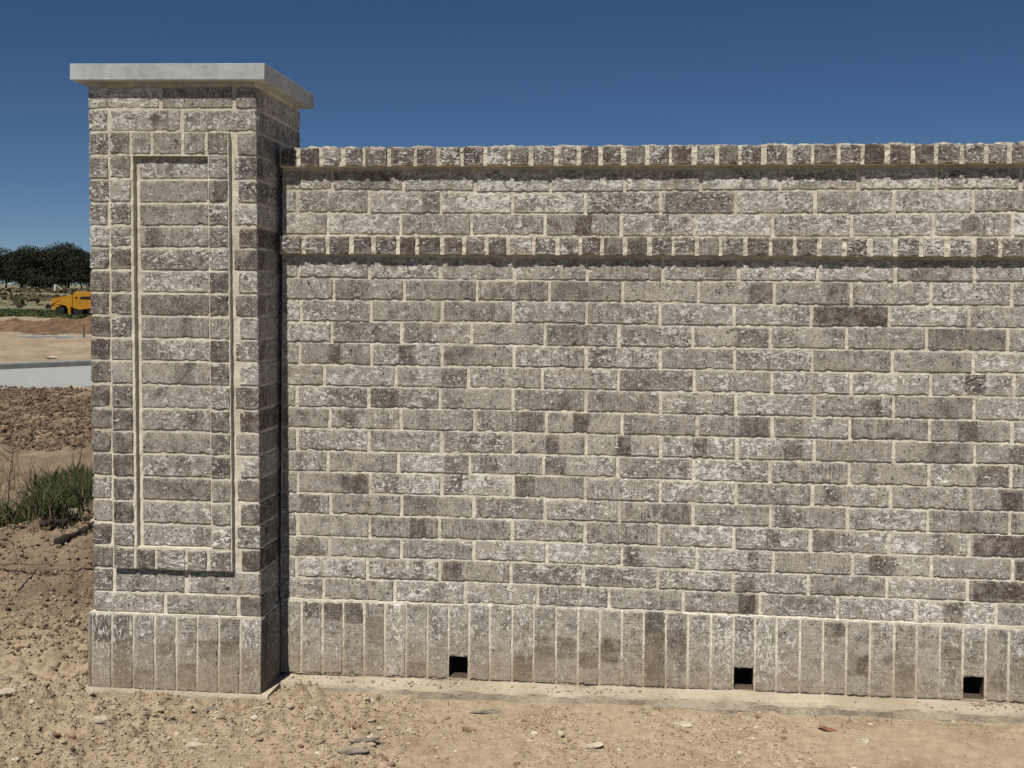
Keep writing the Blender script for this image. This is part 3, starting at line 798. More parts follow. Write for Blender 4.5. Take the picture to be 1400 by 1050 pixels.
xs = graded(-1500, 1500, [(-1500, -300, 60), (-300, -60, 6), (-60, -26, 0.5), (-26, -12, 0.18), (-12, -4, 0.09), (-4, -1.6, 0.03), (-1.6, 2.9, 0.0085), (2.9, 6, 0.08), (6, 60, 2), (60, 1500, 60)])
ys = graded(-60, 2500, [(-60, -6, 3), (-6, -1.3, 0.15), (-1.3, 0.06, 0.0085), (0.06, 3, 0.03), (3, 7, 0.06), (7, 14, 0.15), (14, 36, 0.18), (36, 40, 0.5), (40, 300, 4), (300, 2500, 80)])
V, F = patch(xs, ys, 'ground')
obj('ground', mesh_from('ground', V, F, M_SOIL, smooth=True), kind='structure')
print('ground verts', len(V))

# stones, clods
ICO_V = None
def ico():
    t = (1 + 5 ** .5) / 2
    v = np.array([(-1, t, 0), (1, t, 0), (-1, -t, 0), (1, -t, 0), (0, -1, t), (0, 1, t), (0, -1, -t), (0, 1, -t), (t, 0, -1), (t, 0, 1), (-t, 0, -1), (-t, 0, 1)], float)
    v /= np.linalg.norm(v[0])
    f = np.array([(0, 11, 5), (0, 5, 1), (0, 1, 7), (0, 7, 10), (0, 10, 11), (1, 5, 9), (5, 11, 4), (11, 10, 2), (10, 7, 6), (7, 1, 8), (3, 9, 4), (3, 4, 2), (3, 2, 6), (3, 6, 8), (3, 8, 9), (4, 9, 5), (2, 4, 11), (6, 2, 10), (8, 6, 7), (9, 8, 1)])
    return v, f
IV, IF = ico()
OV = np.array([(1, 0, 0), (-1, 0, 0), (0, 1, 0), (0, -1, 0), (0, 0, 1), (0, 0, -1)], float)
OF = np.array([(0, 2, 4), (2, 1, 4), (1, 3, 4), (3, 0, 4), (2, 0, 5), (1, 2, 5), (3, 1, 5), (0, 3, 5)])
def scatter_stones(name, X, Y, S, mat, flat=0.6, small=False, Z=None, sink=0.25, label=None, cat=None, seed=1):
    r = np.random.default_rng(seed)
    n = len(X)
    if Z is None: Z = ground_z(X, Y)
    BV, BF = (OV, OF) if small else (IV, IF); nv_ = len(BV)
    v = BV[None] * (1 + r.uniform(-0.4, 0.32, (n, nv_, 1)))
    sc = np.stack([S * r.uniform(.7, 1.35, n), S * r.uniform(.7, 1.2, n), S * flat * r.uniform(.6, 1.2, n)], -1)
    v = v * sc[:, None, :]
    a = r.uniform(0, 2 * np.pi, n); ca, sa = np.cos(a)[:, None], np.sin(a)[:, None]
    x = v[..., 0] * ca - v[..., 1] * sa; y = v[..., 0] * sa + v[..., 1] * ca
    v = np.stack([x + X[:, None], y + Y[:, None], v[..., 2] + (Z + sc[:, 2] * (1 - 2 * sink) * 0.5)[:, None]], -1)
    f = BF[None] + (np.arange(n) * nv_)[:, None, None]
    return obj(name, mesh_from(name, v.reshape(-1, 3), f.reshape(-1, 3), mat), kind='stuff', label=label, cat=cat)
def strew(n, cut, seed, small, lo, hi, pw, name, label):
    X = rng.uniform(-1.5, 2.9, n); Y = rng.uniform(-1.15, -0.085, n)
    dens = fbm(X * 1.4, Y * 1.4, 3, 24) * 1.1 + fbm(X * 7, Y * 7, 3, 88) * .9 + cut
    dens = np.where(X < -0.75, dens + 0.4, dens)
    dens *= np.where((Y > YG - 0.045) & (X > -0.76) & (X < -0.1), 0.0, 1)
    kp = rng.uniform(0, 1, n) < dens
    X, Y = X[kp], Y[kp]
    S = lo + hi * rng.uniform(0, 1, len(X)) ** pw
    scatter_stones(name, X, Y, S, M_PEB, small=small, label=label, cat='gravel', seed=seed)
strew(110000, 0.62, 3, True, 0.0012, 0.0042, 2.5, 'crumbs', 'fine crumbs of dry soil covering the ground in front of the wall')
strew(9000, 0.5, 13, False, 0.0028, 0.0110, 5.0, 'gravel', 'pale grit and pebbles scattered over the sandy soil in front of the wall')
n = 60000
X = rng.uniform(-2.9, -0.78, n); Y = -0.15 + 2.6 * rng.uniform(0, 1, n)
kp = (rng.uniform(0, 1, n) < 0.7 + 1.3 * fbm(X * 3, Y * 3, 3, 8)) & (X > -1.55 - 0.75 * Y)
X, Y = X[kp], Y[kp]; S = 0.0018 + 0.011 * rng.uniform(0, 1, len(X)) ** 6
M_RUB = island_material('earth_rubble', [(0.13, 0.08, 0.05), (0.23, 0.155, 0.098), (0.30, 0.215, 0.14), (0.36, 0.27, 0.18), (0.48, 0.41, 0.30)], bump=0.003)
scatter_stones('rubble', X, Y, S, M_RUB, flat=0.9, small=True, label='loose crumbly brown earth on the ground left of the pillar', cat='rubble', seed=4)
n = 1500
X = rng.uniform(-0.10, 2.9, n); Y = -0.012 - 0.065 * rng.uniform(0, 1, n) ** 1.6
for wx_ in (0.490, 1.4635, 2.211):
    X = np.concatenate([X, rng.normal(wx_, 0.018, 70)]); Y = np.concatenate([Y, rng.uniform(-0.045, 0.012, 70)])
n = len(X)
scatter_stones('ledge_crumbs', X, Y, 0.0014 + 0.0050 * rng.uniform(0, 1, n) ** np.where(np.arange(n) < 1500, 4, 1.2), M_PEB, small=True, Z=-1.7705 + (X * 0.005) - 0.004, label='crumbs of soil and mortar lying on the concrete ledge under the wall', cat='crumbs', seed=6)
n = 95000
X = rng.uniform(-9.0, -3.0, n); Y = rng.uniform(5.5, 12.0, n)
kp = rng.uniform(0, 1, n) < 0.75 + 1.2 * fbm(X * .8, Y * .8, 3, 9)
X, Y = X[kp], Y[kp]; S = 0.005 + 0.026 * rng.uniform(0, 1, len(X)) ** 5.0
scatter_stones('clods', X, Y, S, M_CLOD, small=True, flat=0.95, label='field of brown broken earth clods between the grass and the road', cat='earth clods', seed=5)

# ---------------------------------------------------------------- road and kerb beyond
# the road runs slightly away towards the right
nl = lambda x: 12.0 + 0.8 * (x + 7.6)
fl = lambda x: 16.6 + 1.6 * (x + 10.1)
V = [(-15, nl(-15), -1.788), (1, nl(1), -1.788), (-2, fl(-2), -1.788), (-14.2, fl(-14.2), -1.788)]
V += [(a, b, -1.95) for a, b, _ in V]
obj('road', mesh_from('road', V, [(0, 1, 2, 3), (4, 5, 1, 0), (5, 6, 2, 1), (6, 7, 3, 2), (7, 4, 0, 3)], M_ROAD), kind='structure')
def quad_strip(name, p0, p1, w, ztop, zbot, mat, **kw):
    d = Vector((p1[0] - p0[0], p1[1] - p0[1])).normalized(); n = Vector((-d.y, d.x)) * w
    return _qs(name, p0, p1, n, ztop, zbot, mat, **kw)
def _qs(name, p0, p1, n, ztop, zbot, mat, seg=30, bump=0.0, seed=0, **kw):
    V = []; F = []
    for i in range(seg + 1):
        t = i / seg; a = (p0[0] + (p1[0] - p0[0]) * t, p0[1] + (p1[1] - p0[1]) * t)
        j = bump * float(fbm(np.array([i * .7]), np.array([0.0]), 3, seed)[0])
        V += [(a[0], a[1], zbot), (a[0], a[1], ztop - .02 + j), (a[0] + n[0] * .12, a[1] + n[1] * .12, ztop + j), (a[0] + n[0], a[1] + n[1], ztop + j), (a[0] + n[0], a[1] + n[1], zbot)]
    for i in range(seg):
        q = i * 5
        for s in range(4): F.append((q + s, q + 5 + s, q + 6 + s, q + 1 + s))
    F += [(0, 1, 2, 3, 4), tuple(seg * 5 + s for s in (4, 3, 2, 1, 0))]
    return obj(name, mesh_from(name, V, F, mat), **kw)
quad_strip('kerb', (-14.3, fl(-14.3)), (-2, fl(-2)), 0.22, -1.675, -1.95, M_KERB, kind='structure')
quad_strip('kerb', (-19.2, 31.4), (-6.0, 31.9), 0.25, -1.70, -1.95, M_ROAD, kind='structure')

# earth mounds
def mound(name, cx, cy, rx, ry, h, seed, mat, ang=0.0, **kw):
    n = 70
    u = np.linspace(-1.15, 1.15, n)
    U, T = np.meshgrid(u, u, indexing='ij')
    X = U * rx; Y = T * ry
    r2 = U ** 2 + T ** 2
    hh = h * np.clip(1 - r2, 0, 1) ** 0.8
    hh = hh * (1 + fbm(X * 1.1, Y * 1.1, 4, seed) * 0.9) + fbm(X * 3.1, Y * 3.1, 4, seed + 2, .65) * 0.16 * h * (r2 < 1.0)
    ca, sa = math.cos(ang), math.sin(ang)
    WX = cx + X * ca - Y * sa; WY = cy + X * sa + Y * ca
    Z = gz(WX, WY) + hh - 0.03 - 0.25 * np.clip(r2 - 1, 0, 1)
    V = np.stack([WX, WY, Z], -1).reshape(-1, 3)
    return obj(name, mesh_from(name, V, grid_faces(n, n), mat, smooth=True), **kw)
M_EARTH = plain('brown_earth', (0.155, 0.097, 0.055), var=0.35, scale=3.0, bump=0.05)
M_EARTH2 = plain('pale_earth', (0.18, 0.12, 0.072), var=0.35, scale=3.0, bump=0.05)
mound('earth_mound', -17.8, 37.2, 6.2, 3.2, 0.62, 41, M_EARTH, label='smooth brown earth mound heaped below the yellow machine', cat='earth mound', group='earth mounds beyond the road')
mound('earth_mound', -24.5, 38.6, 5.6, 2.6, 0.40, 42, M_EARTH2, label='lower lumpy earth mound running left from the smooth brown one', cat='earth mound', group='earth mounds beyond the road')

# ---------------------------------------------------------------- grass
def blades(name, P, Hh, mat, width=0.004, lean=0.5, seed=0, seg=2, **kw):
    r = np.random.default_rng(seed); n = len(P)
    a = r.uniform(0, 2 * np.pi, n); l = r.uniform(0.1, 1, n) * lean * Hh
    dx, dy = np.cos(a) * l, np.sin(a) * l
    b = r.uniform(0, 2 * np.pi, n); wx, wy = np.cos(b) * width * r.uniform(.5, 1.3, n), np.sin(b) * width * r.uniform(.5, 1.3, n)
    V = np.zeros((n, 5, 3)); z = P[:, 2] - 0.01
    V[:, 0] = np.stack([P[:, 0] - wx, P[:, 1] - wy, z], -1); V[:, 1] = np.stack([P[:, 0] + wx, P[:, 1] + wy, z], -1)
    mx, my = P[:, 0] + dx * .35, P[:, 1] + dy * .35
    V[:, 2] = np.stack([mx + wx * .8, my + wy * .8, z + Hh * .6], -1); V[:, 3] = np.stack([mx - wx * .8, my - wy * .8, z + Hh * .6], -1)
    V[:, 4] = np.stack([P[:, 0] + dx, P[:, 1] + dy, z + Hh], -1)
    q = np.arange(n)[:, None] * 5
    F = np.concatenate([q + [0, 1, 2], q + [0, 2, 3], q + [3, 2, 4]], 0)
    return obj(name, mesh_from(name, V.reshape(-1, 3), F, mat), **kw)
n = 80000
X = rng.uniform(-4.4, -1.5, n); Y = rng.uniform(1.9, 4.0, n)
t = (X + 2.34 + 0.67 * (Y - 1.92)) / (0.40 + 0.17 * (Y - 1.92))
ok = (Y > 1.90 + 0.15 * fbm(X * 3, Y * 0, 3, 2)) & (Y < 2.85 + 1.05 * np.clip(t, 0, 1)) & (rng.uniform(0, 1, n) < 0.6 + 1.9 * fbm(X * 1.7, Y * 1.7, 3, 61))
X, Y = X[ok], Y[ok]
P = np.stack([X, Y, ground_z(X, Y)], -1)
hh = rng.uniform(0.04, 0.19, len(X)) * (0.75 + np.clip(X + 3.6, 0, 1.6) * 0.35)
blades('grass', P, hh, M_GRASS, 0.0045, 1.3, 5, kind='stuff', label='rough dark green grass growing on the bank left of the pillar', cat='grass')
n = 1800
X = rng.uniform(-4.2, -1.5, n); Y = rng.uniform(1.7, 4.2, n)
P = np.stack([X, Y, ground_z(X, Y)], -1)
blades('straw', P, rng.uniform(0.05, 0.26, n), M_DRY, 0.0022, 0.9, 6, kind='stuff', label='dry straw coloured stems standing among the grass', cat='dry grass')
M_GRASS2 = island_material('verge_grass', [(0.05, 0.075, 0.022), (0.075, 0.10, 0.035), (0.11, 0.13, 0.05)], scale=1)
n = 16000
X = rng.uniform(-62, -30, n); Y = rng.uniform(61, 75, n)
P = np.stack([X, Y, gz(X, Y)], -1)
blades('grass', P, rng.uniform(0.08, 0.2, n), M_GRASS2, 0.10, 0.8, 7, kind='stuff', label='strip of green grass on the far side of the earth mounds beside the yellow machine', cat='grass')
n = 9000
X = rng.uniform(-150, -35, n); Y = rng.uniform(82, 225, n)
ok = rng.uniform(0, 1, n) < 0.35 + 1.6 * fbm(X * .04, Y * .09, 4, 66)
X, Y = X[ok], Y[ok]
P = np.stack([X, Y, gz(X, Y)], -1)
M_FIELD = island_material('field_grass', [(0.06, 0.06, 0.03), (0.10, 0.095, 0.05), (0.16, 0.135, 0.075), (0.24, 0.20, 0.12)], scale=1)
blades('field_grass', P, rng.uniform(0.15, 0.5, len(X)), M_FIELD, 0.45, 0.8, 8, kind='stuff', label='patchy dry grass over the sloping field in front of the trees', cat='grass')
# sparse sprigs in front of the wall
n = 260
X = rng.uniform(-1.1, 2.6, n); Y = rng.uniform(-0.85, -0.10, n)
ok = ~((Y > -0.33) & (X < -0.08) & (X > -0.8))
X, Y = X[ok], Y[ok]
P = np.stack([X, Y, ground_z(X, Y)], -1)
blades('sprigs', P, rng.uniform(0.01, 0.045, len(X)), M_DRY, 0.0011, 0.5, 9, kind='stuff', label='thin dry sprigs sticking out of the sandy soil in front of the wall', cat='sprigs')

# ---------------------------------------------------------------- sticks, stalks, stones
def tube(pts, rads, ns=7):
    V = []; F = []
    pts = [Vector(p) for p in pts]
    for i, p in enumerate(pts):
        d = (pts[min(i + 1, len(pts) - 1)] - pts[max(i - 1, 0)]).normalized()
        u = d.orthogonal().normalized(); w = d.cross(u)
        for s in range(ns):
            a = 2 * math.pi * s / ns
            V.append(p + (u * math.cos(a) + w * math.sin(a)) * rads[i])
    for i in range(len(pts) - 1):
        for s in range(ns):
            t = (s + 1) % ns
            F.append((i * ns + s, i * ns + t, (i + 1) * ns + t, (i + 1) * ns + s))
    F.append(tuple(range(ns))[::-1]); F.append(tuple((len(pts) - 1) * ns + s for s in range(ns)))
    return V, F
def join(parts):
    V = []; F = []
    for v, f in parts:
        q = len(V); V += [tuple(p) for p in v]; F += [tuple(i + q for i in g) for g in f]
    return V, F
def gpt(x, y, h=0.0): return (x, y, float(ground_z(x, y)) + h)
def branch(name, p0, p1, r0, r1, mat, seed, twigs=0, **kw):
    r = random.Random(seed); p0, p1 = Vector(p0), Vector(p1); L = (p1 - p0).length
    N = 14; pts = []; rd = []
    for i in range(N):
        t = i / (N - 1); j = 0.028 * L * (1 if 0 < i < N - 1 else 0.3)
        pts.append(p0.lerp(p1, t) + Vector((r.uniform(-j, j), r.uniform(-j, j), r.uniform(-j, j) * .6))); rd.append((r0 + (r1 - r0) * t) * r.uniform(.6, 1.4))
    parts = [tube(pts, rd, 8)]
    for k in range(twigs):
        i = r.randrange(2, N - 1); q = pts[i]
        e = q + Vector((r.uniform(-.3, .3), r.uniform(-.3, .3), r.uniform(0, .35))) * L * .6
        parts.append(tube([q, q.lerp(e, .5) + Vector((0, 0, .02 * L)), e], [rd[i] * .5, rd[i] * .35, rd[i] * .12], 5))
    V, F = join(parts)
    return obj(name, mesh_from(name, V, F, mat, smooth=True), **kw)
branch('charred_log', gpt(-2.07, 1.84, .02), gpt(-1.70, 2.16, .12), .017, .010, M_CHAR, 1, 2, label='thick charred black branch lying across the earth beside the pillar, under the pale rock', cat='branch')
branch('charred_log', gpt(-1.86, 1.62, .02), gpt(-1.58, 1.98, .09), .015, .011, M_CHAR, 2, 1, label='second charred branch in front of the thickest one, its end against the pillar edge', cat='branch')
branch('charred_log', gpt(-1.84, 1.58, .01), gpt(-1.70, 1.74, .05), .022, .014, M_CHAR, 12, 0, label='short black stump of wood lowest in the pile beside the pillar', cat='branch')
branch('twig', gpt(-2.50, 1.94, .02), gpt(-1.98, 1.90, .04), .006, .003, M_WOOD, 3, 3, label='long thin grey twig lying along the front of the grass', cat='twig')
branch('twig', gpt(-2.02, 1.28, .02), gpt(-1.58, 1.22, .07), .005, .0025, M_WOOD, 4, 4, label='bent brown twig arching over bare earth below the grass', cat='twig')
branch('twig', gpt(-1.75, 1.30, .02), gpt(-1.40, 1.34, .03), .004, .0025, M_WOOD, 5, 1, label='straight thin twig lying on the earth just left of the pillar', cat='twig')
branch('twig', gpt(-1.72, 1.02, .01), gpt(-1.66, 1.10, .09), .005, .0025, M_CHAR, 6, 2, label='short dark forked twig standing out of the earth at the left', cat='twig')
def stalk(base, top, forks, seed, **kw):
    r = random.Random(seed); b, t = Vector(base), Vector(top); L = (t - b).length
    pts = [b.lerp(t, i / 7) + Vector((r.uniform(-.006, .006), r.uniform(-.006, .006), 0)) for i in range(8)]
    parts = [tube(pts, [.0045 - .0003 * i for i in range(8)], 5)]
    for (h, dx, dz) in forks:
        q = b.lerp(t, h); e = q + Vector((dx, r.uniform(-.03, .03), dz))
        parts.append(tube([q, q.lerp(e, .5) + Vector((0, 0, -.01)), e], [.003, .0022, .001], 4))
    V, F = join(parts)
    return obj('dry_weed_stalk', mesh_from('dry_weed_stalk', V, F, M_DRYS, smooth=True), **kw)
M_DRYS = plain('dry_stalk', (0.085, 0.062, 0.045), var=0.3)
stalk(gpt(-2.77, 2.72), (-2.73, 2.72, -1.385), [(.92, -.10, .06), (.93, .12, .08), (.78, -.09, .09), (1.0, .05, .02), (.97, -.04, .05)], 3, label='tall bare weed stalk with a forked top standing at the far left', cat='weed')
stalk(gpt(-3.02, 4.05), (-2.95, 4.05, -1.52), [(.9, .05, .03), (.8, -.04, .04), (.6, .04, .04), (.7, -.03, .03)], 4, label='crooked dry weed stalk leaning right just beside the pillar edge', cat='weed')
stalk(gpt(-2.50, 2.45), (-2.49, 2.44, -1.60), [(.9, .03, .03), (.7, -.04, .03)], 5, label='short dry stalk poking up out of the middle of the grass', cat='weed')

def rock(name, x, y, s, mat, seed, rz=0.0, lift=0.25, **kw):
    r = np.random.default_rng(seed)
    # subdivided icosahedron, chipped flat
    v, f = IV.copy(), IF.copy()
    for _ in range(2):
        mid = {}; vl = v.tolist(); nf = []
        def m_(a, b):
            kk = (min(a, b), max(a, b))
            if kk not in mid:
                p = (np.array(vl[a]) + np.array(vl[b])) / 2; p /= np.linalg.norm(p); mid[kk] = len(vl); vl.append(p.tolist())
            return mid[kk]
        for a, b, cc in f:
            x1, x2, x3 = m_(a, b), m_(b, cc), m_(cc, a)
            nf += [(a, x1, x3), (b, x2, x1), (cc, x3, x2), (x1, x2, x3)]
        v, f = np.array(vl), np.array(nf)
    for _ in range(9):
        d = r.normal(size=3); d /= np.linalg.norm(d); h = r.uniform(.45, .8)
        k_ = v @ d; v = np.where((k_ > h)[:, None], v - d * (k_ - h)[:, None], v)
    v = v + fbm(v[:, 0] * 3, v[:, 1] * 3 + v[:, 2] * 2, 3, seed)[:, None] * v * .12
    v *= np.array(s)
    me = mesh_from(name, v, f, mat)
    z = float(ground_z(x, y))
    return obj(name, me, loc=(x, y, z + s[2] * lift), rot=(r.uniform(-.15, .15), r.uniform(-.15, .15), rz), **kw)

rock('rock', -1.98, 2.06, (.055, .05, .035), M_PALE, 1, lift=1.1, label='pale limestone rock resting on the charred branches beside the pillar', cat='rock')
rock('rock', -1.78, 1.88, (.025, .025, .02), M_PALE, 2, label='small pale stone between the charred branches and the pillar', cat='rock')
rock('rock', -0.56, -0.50, (.030, .026, .013), M_PALE, 3, rz=.4, label='flat pale stone on the soil in front of the pillar, left of centre', cat='rock')
rock('rock', -0.22, -0.62, (.034, .020, .014), M_PALE, 4, rz=.2, label='cream stone at the bottom edge below the right half of the pillar', cat='rock')
rock('rock', -1.00, -0.30, (.040, .030, .017), M_PALE, 5, rz=.9, label='pale chalky stone in the rubble left of the pillar foot', cat='rock')
rock('rock', -0.93, -0.20, (.026, .020, .016), M_GREY, 15, rz=.9, label='grey stone in the rubble just left of the pillar footing', cat='rock')
rock('rock', -0.28, -0.315, (.020, .016, .013), M_GREY, 6, label='grey pebble against the right end of the pillar footing', cat='rock')
rock('rock', -0.25, -0.345, (.017, .014, .011), M_PALE, 16, label='pale pebble touching the grey one by the pillar footing', cat='rock')
rock('brick_shard', -0.60, -0.62, (.016, .010, .006), M_RUST, 7, rz=.3, label='small red brick shard at the bottom left, nearer the pillar of the two', cat='brick shard')
rock('brick_shard', -0.66, -0.60, (.014, .009, .006), M_RUST, 8, rz=1.1, label='small red brick shard at the bottom left, farther from the pillar of the two', cat='brick shard')
rock('brick_shard', 1.71, -0.22, (.040, .014, .008), M_RUST, 9, rz=-.25, label='long reddish brown shard lying on the soil at the lower right', cat='brick shard')
rock('rock', 0.27, -0.60, (.055, .030, .008), M_GREY, 10, rz=.1, label='flat dark grey stone flake on the soil at the bottom edge', cat='rock')
rock('rock', 0.29, -0.545, (.062, .009, .007), M_GREY, 11, rz=.15, label='thin grey splinter lying just above the flat stone flake', cat='rock')
rock('rock', 0.585, -0.37, (.030, .024, .009), M_BROWN, 12, label='round flat brown stone below the first square weep hole', cat='rock')
rock('rock', 0.62, -0.205, (.060, .022, .010), M_GREY, 13, rz=.25, label='long grey brown stone half buried under the first square weep hole', cat='rock')
rock('rock', 1.255, -0.215, (.040, .018, .009), M_PALE, 14, rz=-.1, label='flat cream stone lying between the first and second weep holes', cat='rock')
rock('rock', 0.235, -0.42, (.020, .016, .010), M_BROWN, 17, label='brown stone on the soil left of the flat grey flake', cat='rock')
rock('rock', 1.80, -0.32, (.024, .018, .010), M_PALE, 18, label='pale stone at the lower right behind the bottom edge', cat='rock')
rock('rock', 0.98, -0.44, (.032, .026, .006), M_PALE, 20, label='white chalky lump flattened into the soil near the bottom edge', cat='rock')

# ---------------------------------------------------------------- far things
def loc_at(px, depth):
    """world x on the ray through a photo column at a given world y"""
    a = math.atan((px - 700) / 1548.61) - 0.1116
    return 1.10 + math.tan(a) * (depth + 3.87)

def box(x0, x1, y0, y1, z0, z1):
    V = [(x0, y0, z0), (x1, y0, z0), (x1, y1, z0), (x0, y1, z0), (x0, y0, z1), (x1, y0, z1), (x1, y1, z1), (x0, y1, z1)]
    F = [(0, 3, 2, 1), (4, 5, 6, 7), (0, 1, 5, 4), (1, 2, 6, 5), (2, 3, 7, 6), (3, 0, 4, 7)]
    return V, F
def extrude(poly, y0, y1):
    """outline in x,z given depth along y"""
    n = len(poly)
    V = [(x, y0, z) for x, z in poly] + [(x, y1, z) for x, z in poly]
    F = [tuple(range(n)), tuple(range(n, 2 * n))[::-1]] + [(i, n + i, n + (i + 1) % n, (i + 1) % n) for i in range(n)]
    return V, F
def disc(cx, cz, r, y0, y1, n=28):
    return extrude([(cx + r * math.cos(-2 * math.pi * i / n), cz + r * math.sin(-2 * math.pi * i / n)) for i in range(n)], y0, y1)
MY = 66.0
mx = loc_at(78, MY); mz = float(gz(mx, MY))
mach = obj('earthmoving_machine', None, loc=(mx, MY, mz), label='yellow earthmoving machine with a long sloping rear hood, half hidden behind the pillar', cat='machine')
def part(name, vf, mat, bev=0.0, parent=None):
    o = obj(name, mesh_from(name, vf[0], vf[1], mat), parent or mach)
    if bev:
        m = o.modifiers.new('b', 'BEVEL'); m.width = bev; m.segments = 2
    return o
part('hood', extrude([(0.00, .62), (.03, .95), (.08, 1.05), (.18, 1.10), (.95, 1.24), (1.42, 1.33), (1.42, .52), (1.02, .62), (.62, .70), (.0, .66)], -.75, .75), M_YEL, .04)
part('bumper', extrude([(.0, .58), (.02, .42), (.17, .32), (.26, .36), (.32, .50), (.56, .60), (.60, .66), (.0, .64)], -.72, .72), M_YEL, .02)
part('support_leg', extrude([(1.02, .64), (1.05, .50), (1.11, .48), (1.15, .06), (1.28, .06), (1.30, .56), (1.33, .66)], -.78, -.55), M_YEL, .01)
part('cab', extrude([(1.44, .46), (1.44, 1.34), (1.52, 1.46), (1.70, 1.52), (2.9, 1.52), (3.0, .80), (2.85, .46), (2.3, .42), (1.9, .36)], -.74, .74), M_YEL, .04)
part('window', box(1.60, 1.74, -.765, -.745, 1.08, 1.18), M_GLASS)
part('window', extrude([(1.90, 1.06), (1.98, 1.20), (2.6, 1.22), (2.6, 1.04)], -.765, -.745), M_GLASS)
part('chassis', box(.60, 3.4, -.45, .45, .30, .56), M_BLK)
for (wx, wr) in ((.55, .30), (1.75, .34), (2.7, .34)):
    for sy in (-.68, .43):
        w = part('wheel', disc(wx, wr - .02, wr, sy, sy + .25), M_BLK, .03)
        part('rim', disc(wx, wr - .02, wr * .5, sy - .012, sy + .05, 18), M_BLK, 0, w)
part('exhaust', disc(.98, 0, .04, 0, .3, 12), M_BLK)
bpy.context.scene.objects['exhaust'].rotation_euler = (math.pi / 2, 0, 0); bpy.context.scene.objects['exhaust'].location = (0, 0, 1.24)
part('hood_vent', box(.52, .84, -.3, .3, 1.20, 1.27), M_BLK)
mach.scale = (1.02, 1.02, 1.02)

sx_ = loc_at(117, 31.2)
st = obj('survey_stake', mesh_from('survey_stake', *extrude([(0, -.1), (.03, -.16), (.06, -.1), (.06, .44), (0, .44)], 0, .03), M_WOOD), loc=(sx_, 31.0, -1.78), label='thin wooden survey stake standing before the smooth brown earth mound', cat='stake')
fx = loc_at(75, 190); fz = float(gz(fx, 190))
fp = obj('fence_post', None, loc=(fx, 190, fz), label='white fence corner post with a slanting brace at the edge of the trees', cat='post')
obj('post', mesh_from('post', *box(-.12, .12, -.12, .12, -.2, 1.25), M_TWHITE), fp)
obj('brace', mesh_from('brace', *tube([(.1, 0, 1.1), (1.8, 0, .05)], [.06, .06], 6), M_TWHITE), fp)
rock('rock', loc_at(70, 19.5) , 19.6, (.16, .14, .08), M_PALE, 31, label='pale lump of rubble lying on the sand just beyond the kerb', cat='rock')
rock('rock', loc_at(64, 20.1), 20.1, (.13, .12, .07), M_BROWN, 32, label='dark brown lump beside the pale rubble beyond the kerb', cat='rock')

# oak trees along the field edge
def crown_mesh(seed, w, h, z0, nleaf, size):
    r = np.random.default_rng(seed)
    nb = 16
    cx = r.uniform(-w * .38, w * .38, nb); cy = r.uniform(-w * .30, w * .30, nb)
    dome = np.sqrt(np.clip(1 - (cx / (w * .55)) ** 2, .1, 1))
    cz = z0 + (h - z0) * (0.22 + 0.52 * r.uniform(0, 1, nb)) * dome
    rr = (h - z0) * r.uniform(.20, .36, nb)
    b = r.integers(0, nb, nleaf)
    d = r.normal(size=(nleaf, 3)); d /= np.linalg.norm(d, axis=1, keepdims=True)
    rad = rr[b] * r.uniform(.45, 1.05, nleaf) ** .6
    P = np.stack([cx[b] + d[:, 0] * rad * 1.25, cy[b] + d[:, 1] * rad, cz[b] + d[:, 2] * rad * .85], -1)
    u = r.normal(size=(nleaf, 3)); u /= np.linalg.norm(u, axis=1, keepdims=True)
    t = r.normal(size=(nleaf, 3)); t -= (t * u).sum(1, keepdims=True) * u; t /= np.linalg.norm(t, axis=1, keepdims=True)
    s = size * r.uniform(.5, 1.4, (nleaf, 1))
    V = np.stack([P - u * s, P - t * s * .6, P + u * s, P + t * s * .6], 1).reshape(-1, 3)
    F = (np.arange(nleaf)[:, None] * 4 + np.arange(4)[None])
    return mesh_from('crown', V, F, M_LEAF)
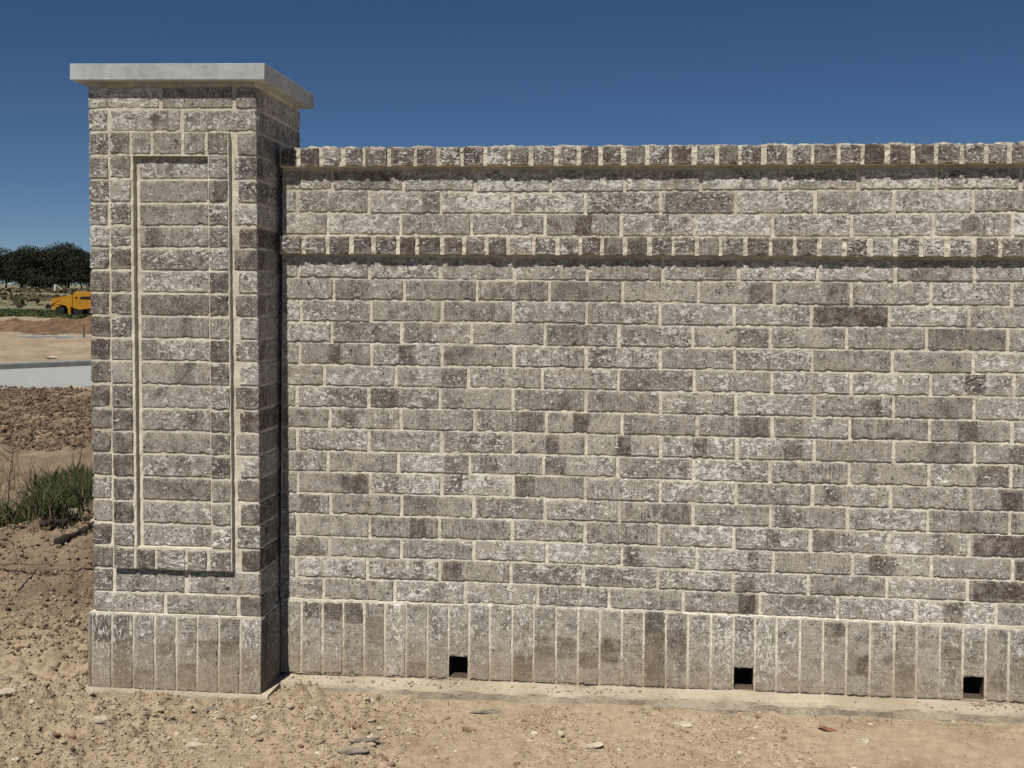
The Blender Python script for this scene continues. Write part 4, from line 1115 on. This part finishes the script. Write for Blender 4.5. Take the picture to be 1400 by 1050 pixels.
def trunk_mesh(seed, h):
    r = random.Random(seed); parts = []
    def limb(p, d, L, rad, depth):
        pts = [p]; rd = [rad]; q = p
        for i in range(4):
            d = (d + Vector((r.uniform(-.25, .25), r.uniform(-.25, .25), r.uniform(-.05, .12)))).normalized()
            q = q + d * L / 4; pts.append(q); rd.append(rad * (1 - .16 * (i + 1)))
        parts.append(tube(pts, rd, 6))
        if depth:
            for k in range(3):
                a = r.uniform(0, 6.28)
                limb(q, (d + Vector((math.cos(a), math.sin(a), .1)) * .9).normalized(), L * .8, rd[-1] * .7, depth - 1)
    limb(Vector((0, 0, -.3)), Vector((r.uniform(-.15, .15), 0, 1)), h * .34, h * .035, 2)
    return mesh_from('trunk', *join(parts), M_BARK, smooth=True)
TR = []
LAB = ['broad domed dark oak, the tallest of the row behind the yellow machine', 'dark oak with a bumpy top at the left edge of the row', 'slightly lower oak between the left edge and the domed tree', 'oak at the right of the domed tree, cut off by the pillar']
spec = [(93, 232, 13.0, 9.1, 0.9, LAB[0], 11000), (8, 236, 9.5, 7.9, 1.6, LAB[1], 7000), (44, 228, 9.5, 8.4, 1.5, LAB[2], 7500), (128, 238, 8.5, 7.8, 0.8, LAB[3], 6500),
        (28, 246, 9, 8.0, 1.5, 'dark oak standing a little behind the gap at the left of the row', 5000),
        (68, 242, 8, 7.9, 0.9, 'oak whose crown fills the dip before the domed tree', 5000),
        (112, 228, 7, 6.6, 0.4, 'low bushy oak in front of the domed tree, close to the pillar', 5000),
        (60, 222, 5, 3.2, 0.2, 'low dark thicket under the oaks above the field', 2200)]
for i, (px, d, w, h, z0, lab, nl_) in enumerate(spec):
    x = loc_at(px, d)
    t = obj('oak_tree', None, loc=(x, d, float(gz(x, d))), label=lab, cat='tree', group='oak trees along the far edge of the field')
    obj('crown', crown_mesh(500 + i, w, h * 1.17, max(0.1, z0 - 0.6), int(nl_ * 2.4), 0.19), t)
    obj('trunk', trunk_mesh(600 + i, h), t)
V = []; F = []
for k in range(14):
    px = -60 - k * 42 if k < 8 else 175 + (k - 8) * 60
    me = crown_mesh(700 + k, 10, 8.5 + (k * 7 % 3) * .6, 0.8, 2600, 0.34)
    co = np.zeros(len(me.vertices) * 3, np.float32); me.vertices.foreach_get('co', co)
    d = 240 + (k * 37) % 19; x = loc_at(px, d)
    V.append(co.reshape(-1, 3) + np.array([x, d, float(gz(x, d))]))
    bpy.data.meshes.remove(me)
V = np.concatenate(V)
obj('woodland', mesh_from('woodland', V, np.arange(len(V)).reshape(-1, 4), M_LEAF), kind='stuff', label='dark belt of oak wood continuing along the far edge of the field', cat='woodland')
